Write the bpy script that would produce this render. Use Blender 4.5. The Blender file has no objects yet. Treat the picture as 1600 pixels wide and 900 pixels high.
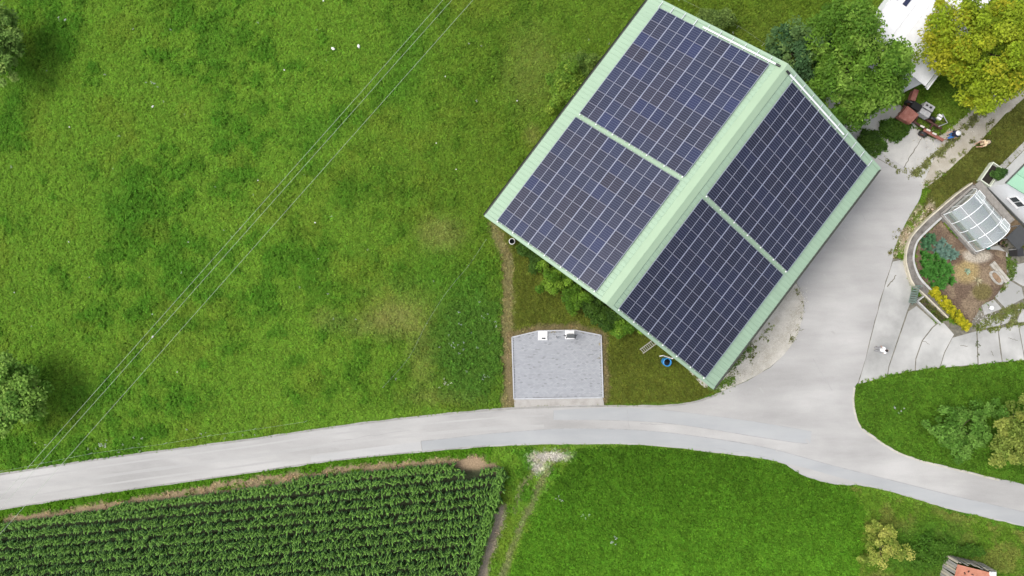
import bpy, bmesh, math, random
import numpy as np
from mathutils import Vector, Matrix, Euler
R = math.radians
rng = np.random.default_rng(7)
random.seed(7)
scene = bpy.context.scene
COL = scene.collection

# ------------------------------------------------------------------ camera, sky, sun, exposure
CAM_H = 54.0                       # drone height over the ground, looking straight down
FOC = 1600 * 24 / 36               # focal length in map pixels
S = CAM_H / FOC                    # metres per map pixel on the ground
cam = bpy.data.cameras.new('camera'); cam.lens = 24; cam.sensor_width = 36
cam.clip_start = 0.5; cam.clip_end = 3000
camo = bpy.data.objects.new('camera', cam); COL.objects.link(camo)
camo.location = (0, 0, CAM_H); camo.rotation_euler = (0, 0, 0)
scene.camera = camo

SUN_EL = R(57); SUN_FROM = Vector((-1.0, 0.10, 0)).normalized()
world = bpy.data.worlds.new('World'); scene.world = world; world.use_nodes = True
wn = world.node_tree.nodes; wl = world.node_tree.links
bgn = wn['Background']; bgn.inputs['Strength'].default_value = 0.15
sky = wn.new('ShaderNodeTexSky'); sky.sky_type = 'NISHITA'; sky.sun_disc = False
sky.sun_elevation = SUN_EL
sky.sun_rotation = math.atan2(SUN_FROM.x, SUN_FROM.y)
sky.air_density = 1.0; sky.dust_density = 4.0; sky.ozone_density = 1.0
hs = wn.new('ShaderNodeHueSaturation'); hs.inputs['Saturation'].default_value = 0.42
wl.new(sky.outputs[0], hs.inputs['Color']); wl.new(hs.outputs[0], bgn.inputs['Color'])
sun = bpy.data.lights.new('sun', 'SUN'); sun.energy = 1.0; sun.angle = R(25); sun.color = (1.0, 0.96, 0.9)
suno = bpy.data.objects.new('sun', sun); COL.objects.link(suno)
ray = Vector((-SUN_FROM.x * math.cos(SUN_EL), -SUN_FROM.y * math.cos(SUN_EL), -math.sin(SUN_EL)))
suno.rotation_euler = ray.to_track_quat('-Z', 'Y').to_euler(); suno.location = (-60, 20, 80)
vs = scene.view_settings
vs.view_transform = 'Standard'; vs.look = 'None'; vs.gamma = 1.0; vs.use_curve_mapping = False
vs.exposure = 0.72
scene.cycles.use_denoising = True; scene.cycles.sample_clamp_indirect = 4.0
scene.cycles.max_bounces = 6; scene.cycles.transparent_max_bounces = 8

# ------------------------------------------------------------------ helpers
def G(px, py, z=0.0):
    """map pixel (ground survey grid, 1 px = S metres, origin under the drone) -> world"""
    return Vector(((px - 800) * S, (450 - py) * S, z))
def T(px, py, z):
    """map position of a point known to stand at height z"""
    k = (CAM_H - z) / FOC
    return Vector(((px - 800) * k, (450 - py) * k, z))

class MB:
    def __init__(s): s.v = []; s.f = []; s.m = []; s.c = []; s.sm = []
    def add(s, vs, fs, mi=0, col=None, smooth=False):
        o = len(s.v); s.v.extend([tuple(p) for p in vs])
        for f in fs:
            s.f.append([i + o for i in f]); s.m.append(mi); s.c.append(col); s.sm.append(smooth)
    def box(s, c, d, rz=0, mi=0, col=None, M=None):
        x, y, z = d[0] / 2, d[1] / 2, d[2] / 2
        vs = [Vector((a * x, b * y, e * z)) for e in (-1, 1) for b in (-1, 1) for a in (-1, 1)]
        Mx = M if M is not None else Matrix.Rotation(rz, 3, 'Z')
        c = Vector(c); vs = [Mx @ v + c for v in vs]
        s.add(vs, [(0, 2, 3, 1), (4, 5, 7, 6), (0, 1, 5, 4), (2, 6, 7, 3), (0, 4, 6, 2), (1, 3, 7, 5)], mi, col)
    def beam(s, a, b, w, h, mi=0, up=Vector((0, 0, 1)), col=None):
        a = Vector(a); b = Vector(b); d = b - a; L = d.length; d.normalize()
        sd = d.cross(up)
        if sd.length < 1e-4: sd = Vector((1, 0, 0))
        sd.normalize(); u2 = sd.cross(d)
        M = Matrix((d, sd, u2)).transposed()
        s.box((a + b) / 2, (L, w, h), mi=mi, M=M, col=col)
    def prism(s, poly, z0, z1, mi=0, side=None, col=None):
        n = len(poly)
        ar = sum(poly[i][0] * poly[(i + 1) % n][1] - poly[(i + 1) % n][0] * poly[i][1] for i in range(n))
        if ar < 0: poly = poly[::-1]
        vs = [(p[0], p[1], z1) for p in poly] + [(p[0], p[1], z0) for p in poly]
        s.add(vs, [list(range(n))], mi, col)
        s.add(vs, [(i, i + n, (i + 1) % n + n, (i + 1) % n) for i in range(n)], mi if side is None else side, col)
    def tube(s, path, rad, n=6, mi=0, cap=True, col=None, smooth=True):
        path = [Vector(p) for p in path]
        if not hasattr(rad, '__len__'): rad = [rad] * len(path)
        vs = []; fs = []; ref = Vector((0.31, 0.17, 0.93)).normalized()
        for i, p in enumerate(path):
            d = (path[min(i + 1, len(path) - 1)] - path[max(i - 1, 0)])
            d = d.normalized() if d.length > 1e-9 else Vector((0, 0, 1))
            r = ref if abs(d.dot(ref)) < .95 else Vector((1, 0, 0))
            a = d.cross(r).normalized(); b = d.cross(a)
            for k in range(n):
                t = 2 * math.pi * k / n
                vs.append(p + (a * math.cos(t) + b * math.sin(t)) * rad[i])
        for i in range(len(path) - 1):
            for k in range(n):
                fs.append((i * n + k, i * n + (k + 1) % n, (i + 1) * n + (k + 1) % n, (i + 1) * n + k))
        s.add(vs, fs, mi, col, smooth)
        if cap:
            m = (len(path) - 1) * n
            s.add(vs, [list(range(n)), [m + k for k in range(n)][::-1]], mi, col)
    def lathe(s, prof, c=(0, 0, 0), n=16, mi=0, col=None, smooth=True):
        c = Vector(c); vs = []; fs = []
        for r, z in prof:
            for k in range(n):
                t = 2 * math.pi * k / n; vs.append(c + Vector((r * math.cos(t), r * math.sin(t), z)))
        for i in range(len(prof) - 1):
            for k in range(n):
                fs.append((i * n + k, i * n + (k + 1) % n, (i + 1) * n + (k + 1) % n, (i + 1) * n + k))
        s.add(vs, fs, mi, col, smooth)
    def ball(s, c, r, mi=0, n=8, m=6, sc=(1, 1, 1), col=None):
        c = Vector(c); vs = []; fs = []
        for i in range(m + 1):
            ph = math.pi * i / m
            for k in range(n):
                t = 2 * math.pi * k / n
                vs.append(c + Vector((r * sc[0] * math.sin(ph) * math.cos(t), r * sc[1] * math.sin(ph) * math.sin(t), r * sc[2] * math.cos(ph))))
        for i in range(m):
            for k in range(n):
                fs.append((i * n + k, (i + 1) * n + k, (i + 1) * n + (k + 1) % n, i * n + (k + 1) % n))
        s.add(vs, fs, mi, col, True)
    def mesh(s, name, mats):
        me = bpy.data.meshes.new(name); me.from_pydata(s.v, [], s.f)
        for m in mats: me.materials.append(m)
        me.polygons.foreach_set('material_index', s.m)
        me.polygons.foreach_set('use_smooth', s.sm)
        if any(c is not None for c in s.c):
            at = me.color_attributes.new('Col', 'FLOAT_COLOR', 'CORNER')
            arr = np.ones((len(me.loops), 4), np.float32); k = 0
            for p, c in zip(s.f, s.c):
                if c is not None: arr[k:k + len(p), :3] = c
                k += len(p)
            at.data.foreach_set('color', arr.ravel())
        me.update(); return me

def obj(name, me, mats=None, parent=None, loc=None, rot=None):
    if isinstance(me, MB): me = me.mesh(name, mats if isinstance(mats, (list, tuple)) else [mats])
    o = bpy.data.objects.new(name, me); COL.objects.link(o)
    if parent is not None: o.parent = parent
    if loc is not None: o.location = loc
    if rot is not None: o.rotation_euler = rot
    return o
def empty(name, loc=(0, 0, 0), rz=0):
    o = bpy.data.objects.new(name, None); COL.objects.link(o); o.location = loc; o.rotation_euler = (0, 0, rz)
    o.empty_display_size = .2; return o
def tag(o, label, cat=None, group=None, kind=None):
    o['label'] = label
    if cat: o['category'] = cat
    if group: o['group'] = group
    if kind: o['kind'] = kind
    return o
def struct(o, label=None):
    o['kind'] = 'structure'
    if label: o['label'] = label
    return o

def nmesh(name, V, F, mats, col=None, smooth=False):
    """mesh from numpy arrays: V (n,3), F (m,k), col (n,3) per vertex"""
    me = bpy.data.meshes.new(name)
    V = np.asarray(V, np.float32); F = np.asarray(F, np.int32)
    me.vertices.add(len(V)); me.vertices.foreach_set('co', V.ravel())
    k = F.shape[1]
    me.loops.add(F.size); me.loops.foreach_set('vertex_index', F.ravel())
    me.polygons.add(len(F)); me.polygons.foreach_set('loop_start', np.arange(len(F), dtype=np.int32) * k)
    me.polygons.foreach_set('loop_total', np.full(len(F), k, np.int32))
    if smooth: me.polygons.foreach_set('use_smooth', np.ones(len(F), bool))
    for m in mats: me.materials.append(m)
    if col is not None:
        at = me.color_attributes.new('Col', 'FLOAT_COLOR', 'POINT')
        c4 = np.ones((len(V), 4), np.float32); c4[:, :3] = col
        at.data.foreach_set('color', c4.ravel())
    me.update(calc_edges=True); me.validate(); return me

# numpy noise and masks -------------------------------------------------------
def vnoise(x, y, seed=0):
    xi = np.floor(x).astype(np.int64); yi = np.floor(y).astype(np.int64)
    xf = x - xi; yf = y - yi
    def h(a, b):
        n = (a * 374761393 + b * 668265263 + seed * 1442695041) & 0xffffffff
        n = ((n ^ (n >> 13)) * 1274126177) & 0xffffffff
        return ((n ^ (n >> 16)) & 0xffff) / 65535.0
    u = xf * xf * (3 - 2 * xf); v = yf * yf * (3 - 2 * yf)
    return (h(xi, yi) * (1 - u) + h(xi + 1, yi) * u) * (1 - v) + (h(xi, yi + 1) * (1 - u) + h(xi + 1, yi + 1) * u) * v
def fbm(x, y, seed=0, o=4):
    r = 0; a = .5; t = 0
    for i in range(o):
        r = r + a * vnoise(x, y, seed + i * 17); t += a; a *= .55; x = x * 2.03 + 11.3; y = y * 2.03 + 5.7
    return r / t
def sstep(a, b, x):
    t = np.clip((x - a) / (b - a), 0, 1); return t * t * (3 - 2 * t)
def inpoly(X, Y, poly):
    r = np.zeros(X.shape, bool); n = len(poly); j = n - 1
    for i in range(n):
        xi, yi = poly[i]; xj, yj = poly[j]
        c = ((yi > Y) != (yj > Y)) & (X < (xj - xi) * (Y - yi) / (yj - yi + 1e-12) + xi)
        r ^= c; j = i
    return r
def dline(X, Y, pts):
    d = np.full(X.shape, 1e9)
    for (x0, y0), (x1, y1) in zip(pts[:-1], pts[1:]):
        dx, dy = x1 - x0, y1 - y0; L2 = dx * dx + dy * dy + 1e-9
        t = np.clip(((X - x0) * dx + (Y - y0) * dy) / L2, 0, 1)
        d = np.minimum(d, np.hypot(X - x0 - t * dx, Y - y0 - t * dy))
    return d
def cr(pts, n=6, closed=False):
    """Catmull-Rom through map points"""
    P = [np.array(p, float) for p in pts]; out = []
    m = len(P)
    for i in range(m if closed else m - 1):
        p0 = P[(i - 1) % m] if closed or i > 0 else P[0]; p1 = P[i]; p2 = P[(i + 1) % m]
        p3 = P[(i + 2) % m] if closed or i + 2 < m else P[-1]
        for k in range(n):
            t = k / n
            out.append(tuple(.5 * ((2 * p1) + (-p0 + p2) * t + (2 * p0 - 5 * p1 + 4 * p2 - p3) * t * t + (-p0 + 3 * p1 - 3 * p2 + p3) * t ** 3)))
    if not closed: out.append(tuple(P[-1]))
    return out
def ragged(pts, amp, seed=0):
    a = np.array(pts); n1 = vnoise(a[:, 0] * .15, a[:, 1] * .15, seed) - .5; n2 = vnoise(a[:, 0] * .15, a[:, 1] * .15, seed + 5) - .5
    return [(x + amp * 2 * u, y + amp * 2 * v) for (x, y), u, v in zip(pts, n1, n2)]
def W2(pts): return [((x - 800) * S, (450 - y) * S) for x, y in pts]

# ------------------------------------------------------------------ materials
def newmat(name):
    m = bpy.data.materials.new(name); m.use_nodes = True
    nt = m.node_tree; return m, nt.nodes, nt.links, nt.nodes['Principled BSDF']
def mat(name, col, rough=.7, var=.18, scale=2.0, bump=0.0, bscale=40, metal=0, spec=.4, col2=None, stretch=(1, 1, 1), thr=(.35, .65), fine=.1, macro=None):
    m, N, L, P = newmat(name)
    P.inputs['Roughness'].default_value = rough; P.inputs['Metallic'].default_value = metal
    P.inputs['Specular IOR Level'].default_value = spec
    tc = N.new('ShaderNodeTexCoord'); mp = N.new('ShaderNodeMapping'); mp.inputs['Scale'].default_value = stretch
    oi = N.new('ShaderNodeObjectInfo'); ofs = N.new('ShaderNodeVectorMath'); ofs.operation = 'MULTIPLY_ADD'
    ofs.inputs[1].default_value = (61, 47, 23); L.new(oi.outputs['Random'], ofs.inputs[0]); L.new(tc.outputs['Object'], ofs.inputs[2])
    L.new(ofs.outputs[0], mp.inputs['Vector'])
    n1 = N.new('ShaderNodeTexNoise'); n1.inputs['Scale'].default_value = scale; n1.inputs['Detail'].default_value = 6
    n1.inputs['Roughness'].default_value = .6
    L.new(mp.outputs[0], n1.inputs['Vector'])
    rp = N.new('ShaderNodeValToRGB'); e = rp.color_ramp.elements
    e[0].position, e[1].position = thr
    c2 = col2 if col2 else tuple(min(1, c * (1 + var)) for c in col)
    c1 = col if col2 else tuple(c * (1 - var) for c in col)
    e[0].color = (*c1, 1); e[1].color = (*c2, 1)
    L.new(n1.outputs['Fac'], rp.inputs[0])
    n2 = N.new('ShaderNodeTexNoise'); n2.inputs['Scale'].default_value = bscale; n2.inputs['Detail'].default_value = 3
    L.new(tc.outputs['Object'], n2.inputs['Vector'])
    mr = N.new('ShaderNodeMapRange'); mr.inputs[1].default_value = .3; mr.inputs[2].default_value = .7
    mr.inputs[3].default_value = 1 - fine; mr.inputs[4].default_value = 1 + fine
    L.new(n2.outputs['Fac'], mr.inputs[0])
    mx = N.new('ShaderNodeMix'); mx.data_type = 'RGBA'; mx.blend_type = 'MULTIPLY'; mx.inputs[0].default_value = 1
    L.new(rp.outputs[0], mx.inputs[6]); L.new(mr.outputs[0], mx.inputs[7])
    if macro:
        n3 = N.new('ShaderNodeTexNoise'); n3.inputs['Scale'].default_value = macro[0]; n3.inputs['Detail'].default_value = 4; L.new(tc.outputs['Object'], n3.inputs['Vector'])
        m3 = N.new('ShaderNodeMapRange'); m3.inputs[1].default_value = .38; m3.inputs[2].default_value = .62; m3.inputs[3].default_value = 1 - macro[1]; m3.inputs[4].default_value = 1 + macro[1]
        L.new(n3.outputs['Fac'], m3.inputs[0]); x3 = N.new('ShaderNodeMix'); x3.data_type = 'RGBA'; x3.blend_type = 'MULTIPLY'; x3.inputs[0].default_value = 1
        L.new(mx.outputs[2], x3.inputs[6]); L.new(m3.outputs[0], x3.inputs[7]); mx = x3
    L.new(mx.outputs[2], P.inputs['Base Color'])
    if bump:
        b = N.new('ShaderNodeBump'); b.inputs['Strength'].default_value = bump; b.inputs['Distance'].default_value = .02
        L.new(n2.outputs['Fac'], b.inputs['Height']); L.new(b.outputs[0], P.inputs['Normal'])
    return m
def leafmat(name, attr='Col', kind='GEOMETRY', trans=.3, rough=.55, jit=.25, spec=.25, also=False):
    m, N, L, P = newmat(name)
    a = N.new('ShaderNodeAttribute'); a.attribute_name = attr; a.attribute_type = kind
    P.inputs['Roughness'].default_value = rough; P.inputs['Specular IOR Level'].default_value = spec
    g = N.new('ShaderNodeNewGeometry')
    mr = N.new('ShaderNodeMapRange'); mr.inputs[3].default_value = 1 - jit; mr.inputs[4].default_value = 1 + jit
    L.new(g.outputs['Random Per Island'], mr.inputs[0])
    mx = N.new('ShaderNodeMix'); mx.data_type = 'RGBA'; mx.blend_type = 'MULTIPLY'; mx.inputs[0].default_value = 1
    L.new(a.outputs['Color'], mx.inputs[6]); L.new(mr.outputs[0], mx.inputs[7])
    if also:        # leaf age hue and painted height shading stored on the plant mesh
        a2 = N.new('ShaderNodeAttribute'); a2.attribute_name = 'Col'; m2 = N.new('ShaderNodeMix'); m2.data_type = 'RGBA'; m2.blend_type = 'MULTIPLY'; m2.inputs[0].default_value = 1
        L.new(mx.outputs[2], m2.inputs[6]); L.new(a2.outputs['Color'], m2.inputs[7]); mx = m2
    L.new(mx.outputs[2], P.inputs['Base Color'])
    tr = N.new('ShaderNodeBsdfTranslucent'); L.new(mx.outputs[2], tr.inputs['Color'])
    ms = N.new('ShaderNodeMixShader'); ms.inputs[0].default_value = trans
    L.new(P.outputs[0], ms.inputs[1]); L.new(tr.outputs[0], ms.inputs[2])
    L.new(ms.outputs[0], N['Material Output'].inputs['Surface'])
    return m
def plain(name, col, rough=.5, metal=0, spec=.5):
    return mat(name, col, rough, .06, 3, metal=metal, spec=spec, fine=.04)
def colmat(name, rough=.8, spec=.3, scale=25, fine=.2, bump=0, coarse=.0):
    """surface coloured by its Col attribute with fine grain"""
    m, N, L, P = newmat(name)
    P.inputs['Roughness'].default_value = rough; P.inputs['Specular IOR Level'].default_value = spec
    a = N.new('ShaderNodeAttribute'); a.attribute_name = 'Col'
    tc = N.new('ShaderNodeTexCoord')
    n = N.new('ShaderNodeTexNoise'); n.inputs['Scale'].default_value = scale; n.inputs['Detail'].default_value = 5
    L.new(tc.outputs['Object'], n.inputs['Vector'])
    mr = N.new('ShaderNodeMapRange'); mr.inputs[1].default_value = .3; mr.inputs[2].default_value = .7
    mr.inputs[3].default_value = 1 - fine; mr.inputs[4].default_value = 1 + fine
    L.new(n.outputs['Fac'], mr.inputs[0])
    mx = N.new('ShaderNodeMix'); mx.data_type = 'RGBA'; mx.blend_type = 'MULTIPLY'; mx.inputs[0].default_value = 1
    L.new(a.outputs['Color'], mx.inputs[6]); L.new(mr.outputs[0], mx.inputs[7])
    L.new(mx.outputs[2], P.inputs['Base Color'])
    if bump:
        b = N.new('ShaderNodeBump'); b.inputs['Strength'].default_value = bump; b.inputs['Distance'].default_value = .03
        L.new(n.outputs['Fac'], b.inputs['Height']); L.new(b.outputs[0], P.inputs['Normal'])
    return m

m_ground = colmat('meadow_soil', .95, .1, 14, .3, .6)
m_tuft = leafmat('grass_blades', 'tcol', 'INSTANCER', .42, .7, .3, .06)
m_leaf = leafmat('tree_leaves', trans=.38, spec=.12)
m_corn = leafmat('corn_leaves', 'tcol', 'INSTANCER', .3, .5, .25, .15, True)
m_corn_o = leafmat('corn_leaves_single', 'Col', 'GEOMETRY', .35, .5, .25, .15)
m_bark = mat('bark', (.10, .075, .05), .9, .4, 6, .8, 25)
m_road = mat('worn_pale_asphalt', (.305, .299, .287), .85, scale=.30, col2=(.395, .387, .372), bump=.2, bscale=50, stretch=(.35, 1.5, 1), fine=.09, macro=(.16, .07))
m_patch = mat('asphalt_repair', (.305, .315, .318), .8, scale=.6, col2=(.345, .352, .35), bump=.12, bscale=70, stretch=(.3, 1.5, 1), fine=.06, macro=(.15, .05))
m_seam = mat('bitumen_seam', (.22, .215, .21), .8, .2, 2)
m_yard = mat('yard_asphalt', (.40, .395, .385), .85, scale=.22, col2=(.47, .465, .455), bump=.15, bscale=60, fine=.06)
m_conc = mat('yard_concrete', (.29, .29, .275), .85, scale=.40, col2=(.42, .415, .395), bump=.2, bscale=50, fine=.09, macro=(.25, .10))
m_joint = mat('joint_dirt', (.15, .14, .11), .95, .3, 4)
m_gravel = mat('gravel', (.36, .34, .29), .95, scale=1.2, col2=(.48, .46, .41), bump=.8, bscale=26, fine=.25)
m_track = mat('gravel_track_dust', (.33, .30, .24), .95, scale=.8, col2=(.43, .40, .34), bump=.6, bscale=30, fine=.15)
m_paver = colmat('paving_stones', .85, .3, 60, .1)
m_kerb = mat('kerb_concrete', (.40, .41, .43), .8, .1, 3)
m_soil = mat('garden_soil', (.16, .105, .065), .95, scale=1.5, col2=(.27, .185, .115), bump=1, bscale=14, fine=.3)
m_white = plain('white_paint', (.80, .80, .80), .5)
m_wallw = mat('white_render', (.74, .75, .76), .8, .06, .8, .1, 60, fine=.03)
m_roofw = plain('white_roof_sheet', (.70, .70, .71), .45)
m_dark = plain('dark_plastic', (.02, .02, .022), .4)
m_steel = plain('galvanised_steel', (.55, .56, .58), .4, .6)
m_alu = plain('aluminium', (.62, .63, .66), .4, .3)

# ------------------------------------------------------------------ the land: survey zones (map pixels)
road_up = [(-500, 815), (-200, 772), (0, 740), (100, 724), (200, 710), (300, 697), (400, 684), (500, 669), (600, 656), (700, 645), (800, 637), (870, 634), (950, 633), (1030, 633), (1085, 627), (1130, 611)]
road_dn = [(-500, 872), (-200, 828), (0, 797), (100, 781), (200, 766), (300, 752), (400, 738), (500, 723), (600, 712), (700, 703), (760, 698), (830, 695), (900, 694), (1000, 695), (1100, 705), (1178, 715), (1216, 722), (1236, 731), (1250, 741), (1287, 753), (1319, 758), (1350, 759), (1412, 774), (1475, 793), (1537, 808), (1600, 823), (1800, 876), (2100, 960)]
isl = [(2100, 890), (1800, 810), (1600, 757), (1562, 749), (1506, 735), (1444, 720), (1400, 704), (1366, 682), (1347, 668), (1338, 649), (1334, 625), (1336, 604)]
yard_r = [(1341, 596), (1352, 560), (1367, 500), (1381, 450), (1393, 410), (1398, 385), (1417, 345), (1437, 310), (1441, 290)]
yard_t = [(1430, 270), (1380, 235), (1330, 200), (1280, 190), (1150, 350)]
apron_edge = [(1175, 425), (1222, 415), (1243, 440), (1256, 470), (1252, 505), (1236, 540), (1203, 574), (1165, 596)]
ROAD = cr(road_up, 6) + cr(apron_edge[::-1], 5) + yard_t[::-1] + cr(yard_r[::-1], 4) + cr(isl[::-1], 5) + cr(road_dn[::-1], 6)
ROAD = ragged(ROAD, .9, 3)
APRON = cr([(1165, 596), (1203, 574), (1236, 540), (1252, 505), (1256, 470), (1243, 440), (1222, 415)], 5) + [(1150, 430), (1060, 560), (1100, 606), (1130, 611)]
CONC_T = [(1280, 135), (1345, 150), (1408, 165), (1425, 190), (1448, 212), (1470, 222), (1441, 290), (1430, 272), (1380, 240), (1330, 205), (1275, 192)]
TRACK = cr([(1436, 298), (1452, 290), (1470, 276), (1520, 232), (1565, 185), (1605, 150), (1700, 70)], 5) + cr([(1640, 60), (1575, 122), (1530, 160), (1498, 190), (1460, 218), (1420, 250), (1405, 262)], 5)
PAD = [(800, 527), (842, 517), (899, 516), (939, 524), (942, 621), (803, 623)]
PADFRONT = [(803, 623), (942, 621), (944, 634), (870, 636), (804, 638)]
GARDEN = [(1432, 382), (1446, 362), (1472, 343), (1500, 370), (1527, 397), (1543, 388), (1572, 392), (1575, 436), (1552, 470), (1533, 478), (1512, 516), (1483, 482), (1447, 446), (1433, 430), (1428, 405)]
HGREEN = [(1470, 332), (1522, 282), (1600, 350), (1570, 385), (1527, 400)]
SLABS = [
 [(1395, 410), (1413, 406), (1417, 425), (1424, 447), (1421, 475), (1417, 486), (1388, 571), (1386, 587), (1342, 599), (1353, 560), (1368, 500), (1382, 450)],
 [(1419, 487), (1432, 479), (1462, 506), (1455, 512), (1440, 532), (1430, 560), (1429, 578), (1388, 586), (1390, 572)],
 [(1464, 507), (1474, 505), (1490, 523), (1487, 528), (1475, 550), (1468, 574), (1431, 578), (1432, 561), (1442, 533), (1457, 513)],
 [(1489, 528), (1515, 520), (1525.5, 518), (1525.5, 530), (1527, 569), (1470, 574), (1477, 551)],
 [(1527, 518), (1558.5, 513), (1562, 545), (1565, 565), (1529, 569)],
 [(1560.5, 513), (1590.5, 508), (1598, 549), (1600, 562), (1567, 565)],
 [(1592.5, 508), (1700, 495), (1700, 552), (1602, 562), (1600, 549)],
 [(1554, 463), (1575, 437), (1596, 449), (1600, 466), (1571, 481)],
 [(1534, 477), (1549, 465), (1565, 482), (1538, 492)],
 [(1567, 494), (1594, 481), (1583, 503), (1566, 507)],
 [(1532, 501), (1563, 494), (1562, 508), (1531, 514)],
 [(1583, 415), (1612, 408), (1616, 450), (1598, 447), (1578, 435)],
 [(1543, 386), (1560, 384), (1574, 396), (1574, 427), (1556, 409), (1540, 403)],
 [(1597, 483), (1700, 465), (1700, 492), (1589, 504)]]
FIELD = [(-200, 850), (-5, 818), (100, 800), (200, 786), (300, 771), (400, 757), (500, 743), (600, 732), (700, 724), (757, 722), (783, 728), (792, 742), (785, 770), (774, 800), (762, 832), (750, 862), (738, 900), (725, 960), (-200, 960)]
LAWN = [(779, 340), (800, 362), (950, 470), (1130, 608), (1085, 627), (1030, 632), (950, 632), (944, 632), (800, 636), (786, 636), (783, 420)]
CLOVER = [(905, 700), (1000, 697), (1100, 706), (1216, 724), (1250, 743), (1300, 757), (1335, 765), (1352, 800), (1345, 860), (1330, 960), (770, 960), (815, 850), (845, 780)]
SERIGHT = [(1325, 760), (1600, 830), (1800, 880), (1800, 1100), (1320, 1100), (1345, 860), (1355, 800)]
ISLAND = [(1335, 625), (1337, 602), (1385, 589), (1430, 580), (1530, 571), (1600, 563), (1900, 545), (1900, 840), (1600, 758), (1506, 736), (1444, 721), (1400, 705), (1366, 683), (1347, 669), (1338, 650)]
RLAWN = [(1450, 292), (1520, 232), (1565, 185), (1605, 150), (1800, 60), (1800, 400), (1500, 400), (1440, 345), (1446, 310)]
NORTH = [(1010, 0), (1060, -80), (1400, -80), (1380, 120), (1300, 170), (1230, 100)]
BARNFOOT = None
TRK1 = cr([(868, 712), (852, 745), (832, 785), (812, 830), (795, 870), (780, 920)], 4)
TRK2 = cr([(845, 712), (828, 742), (812, 772), (805, 800)], 4)
STRIP = cr([(8, 812), (150, 791), (300, 766), (420, 748), (560, 731), (660, 722), (752, 716)], 4)
RSOIL = cr([(784, 796), (775, 830), (762, 868), (748, 920)], 4)
PATHL = cr([(770, 352), (785, 385), (793, 420), (792, 500), (792, 560), (793, 632)], 4)

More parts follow.
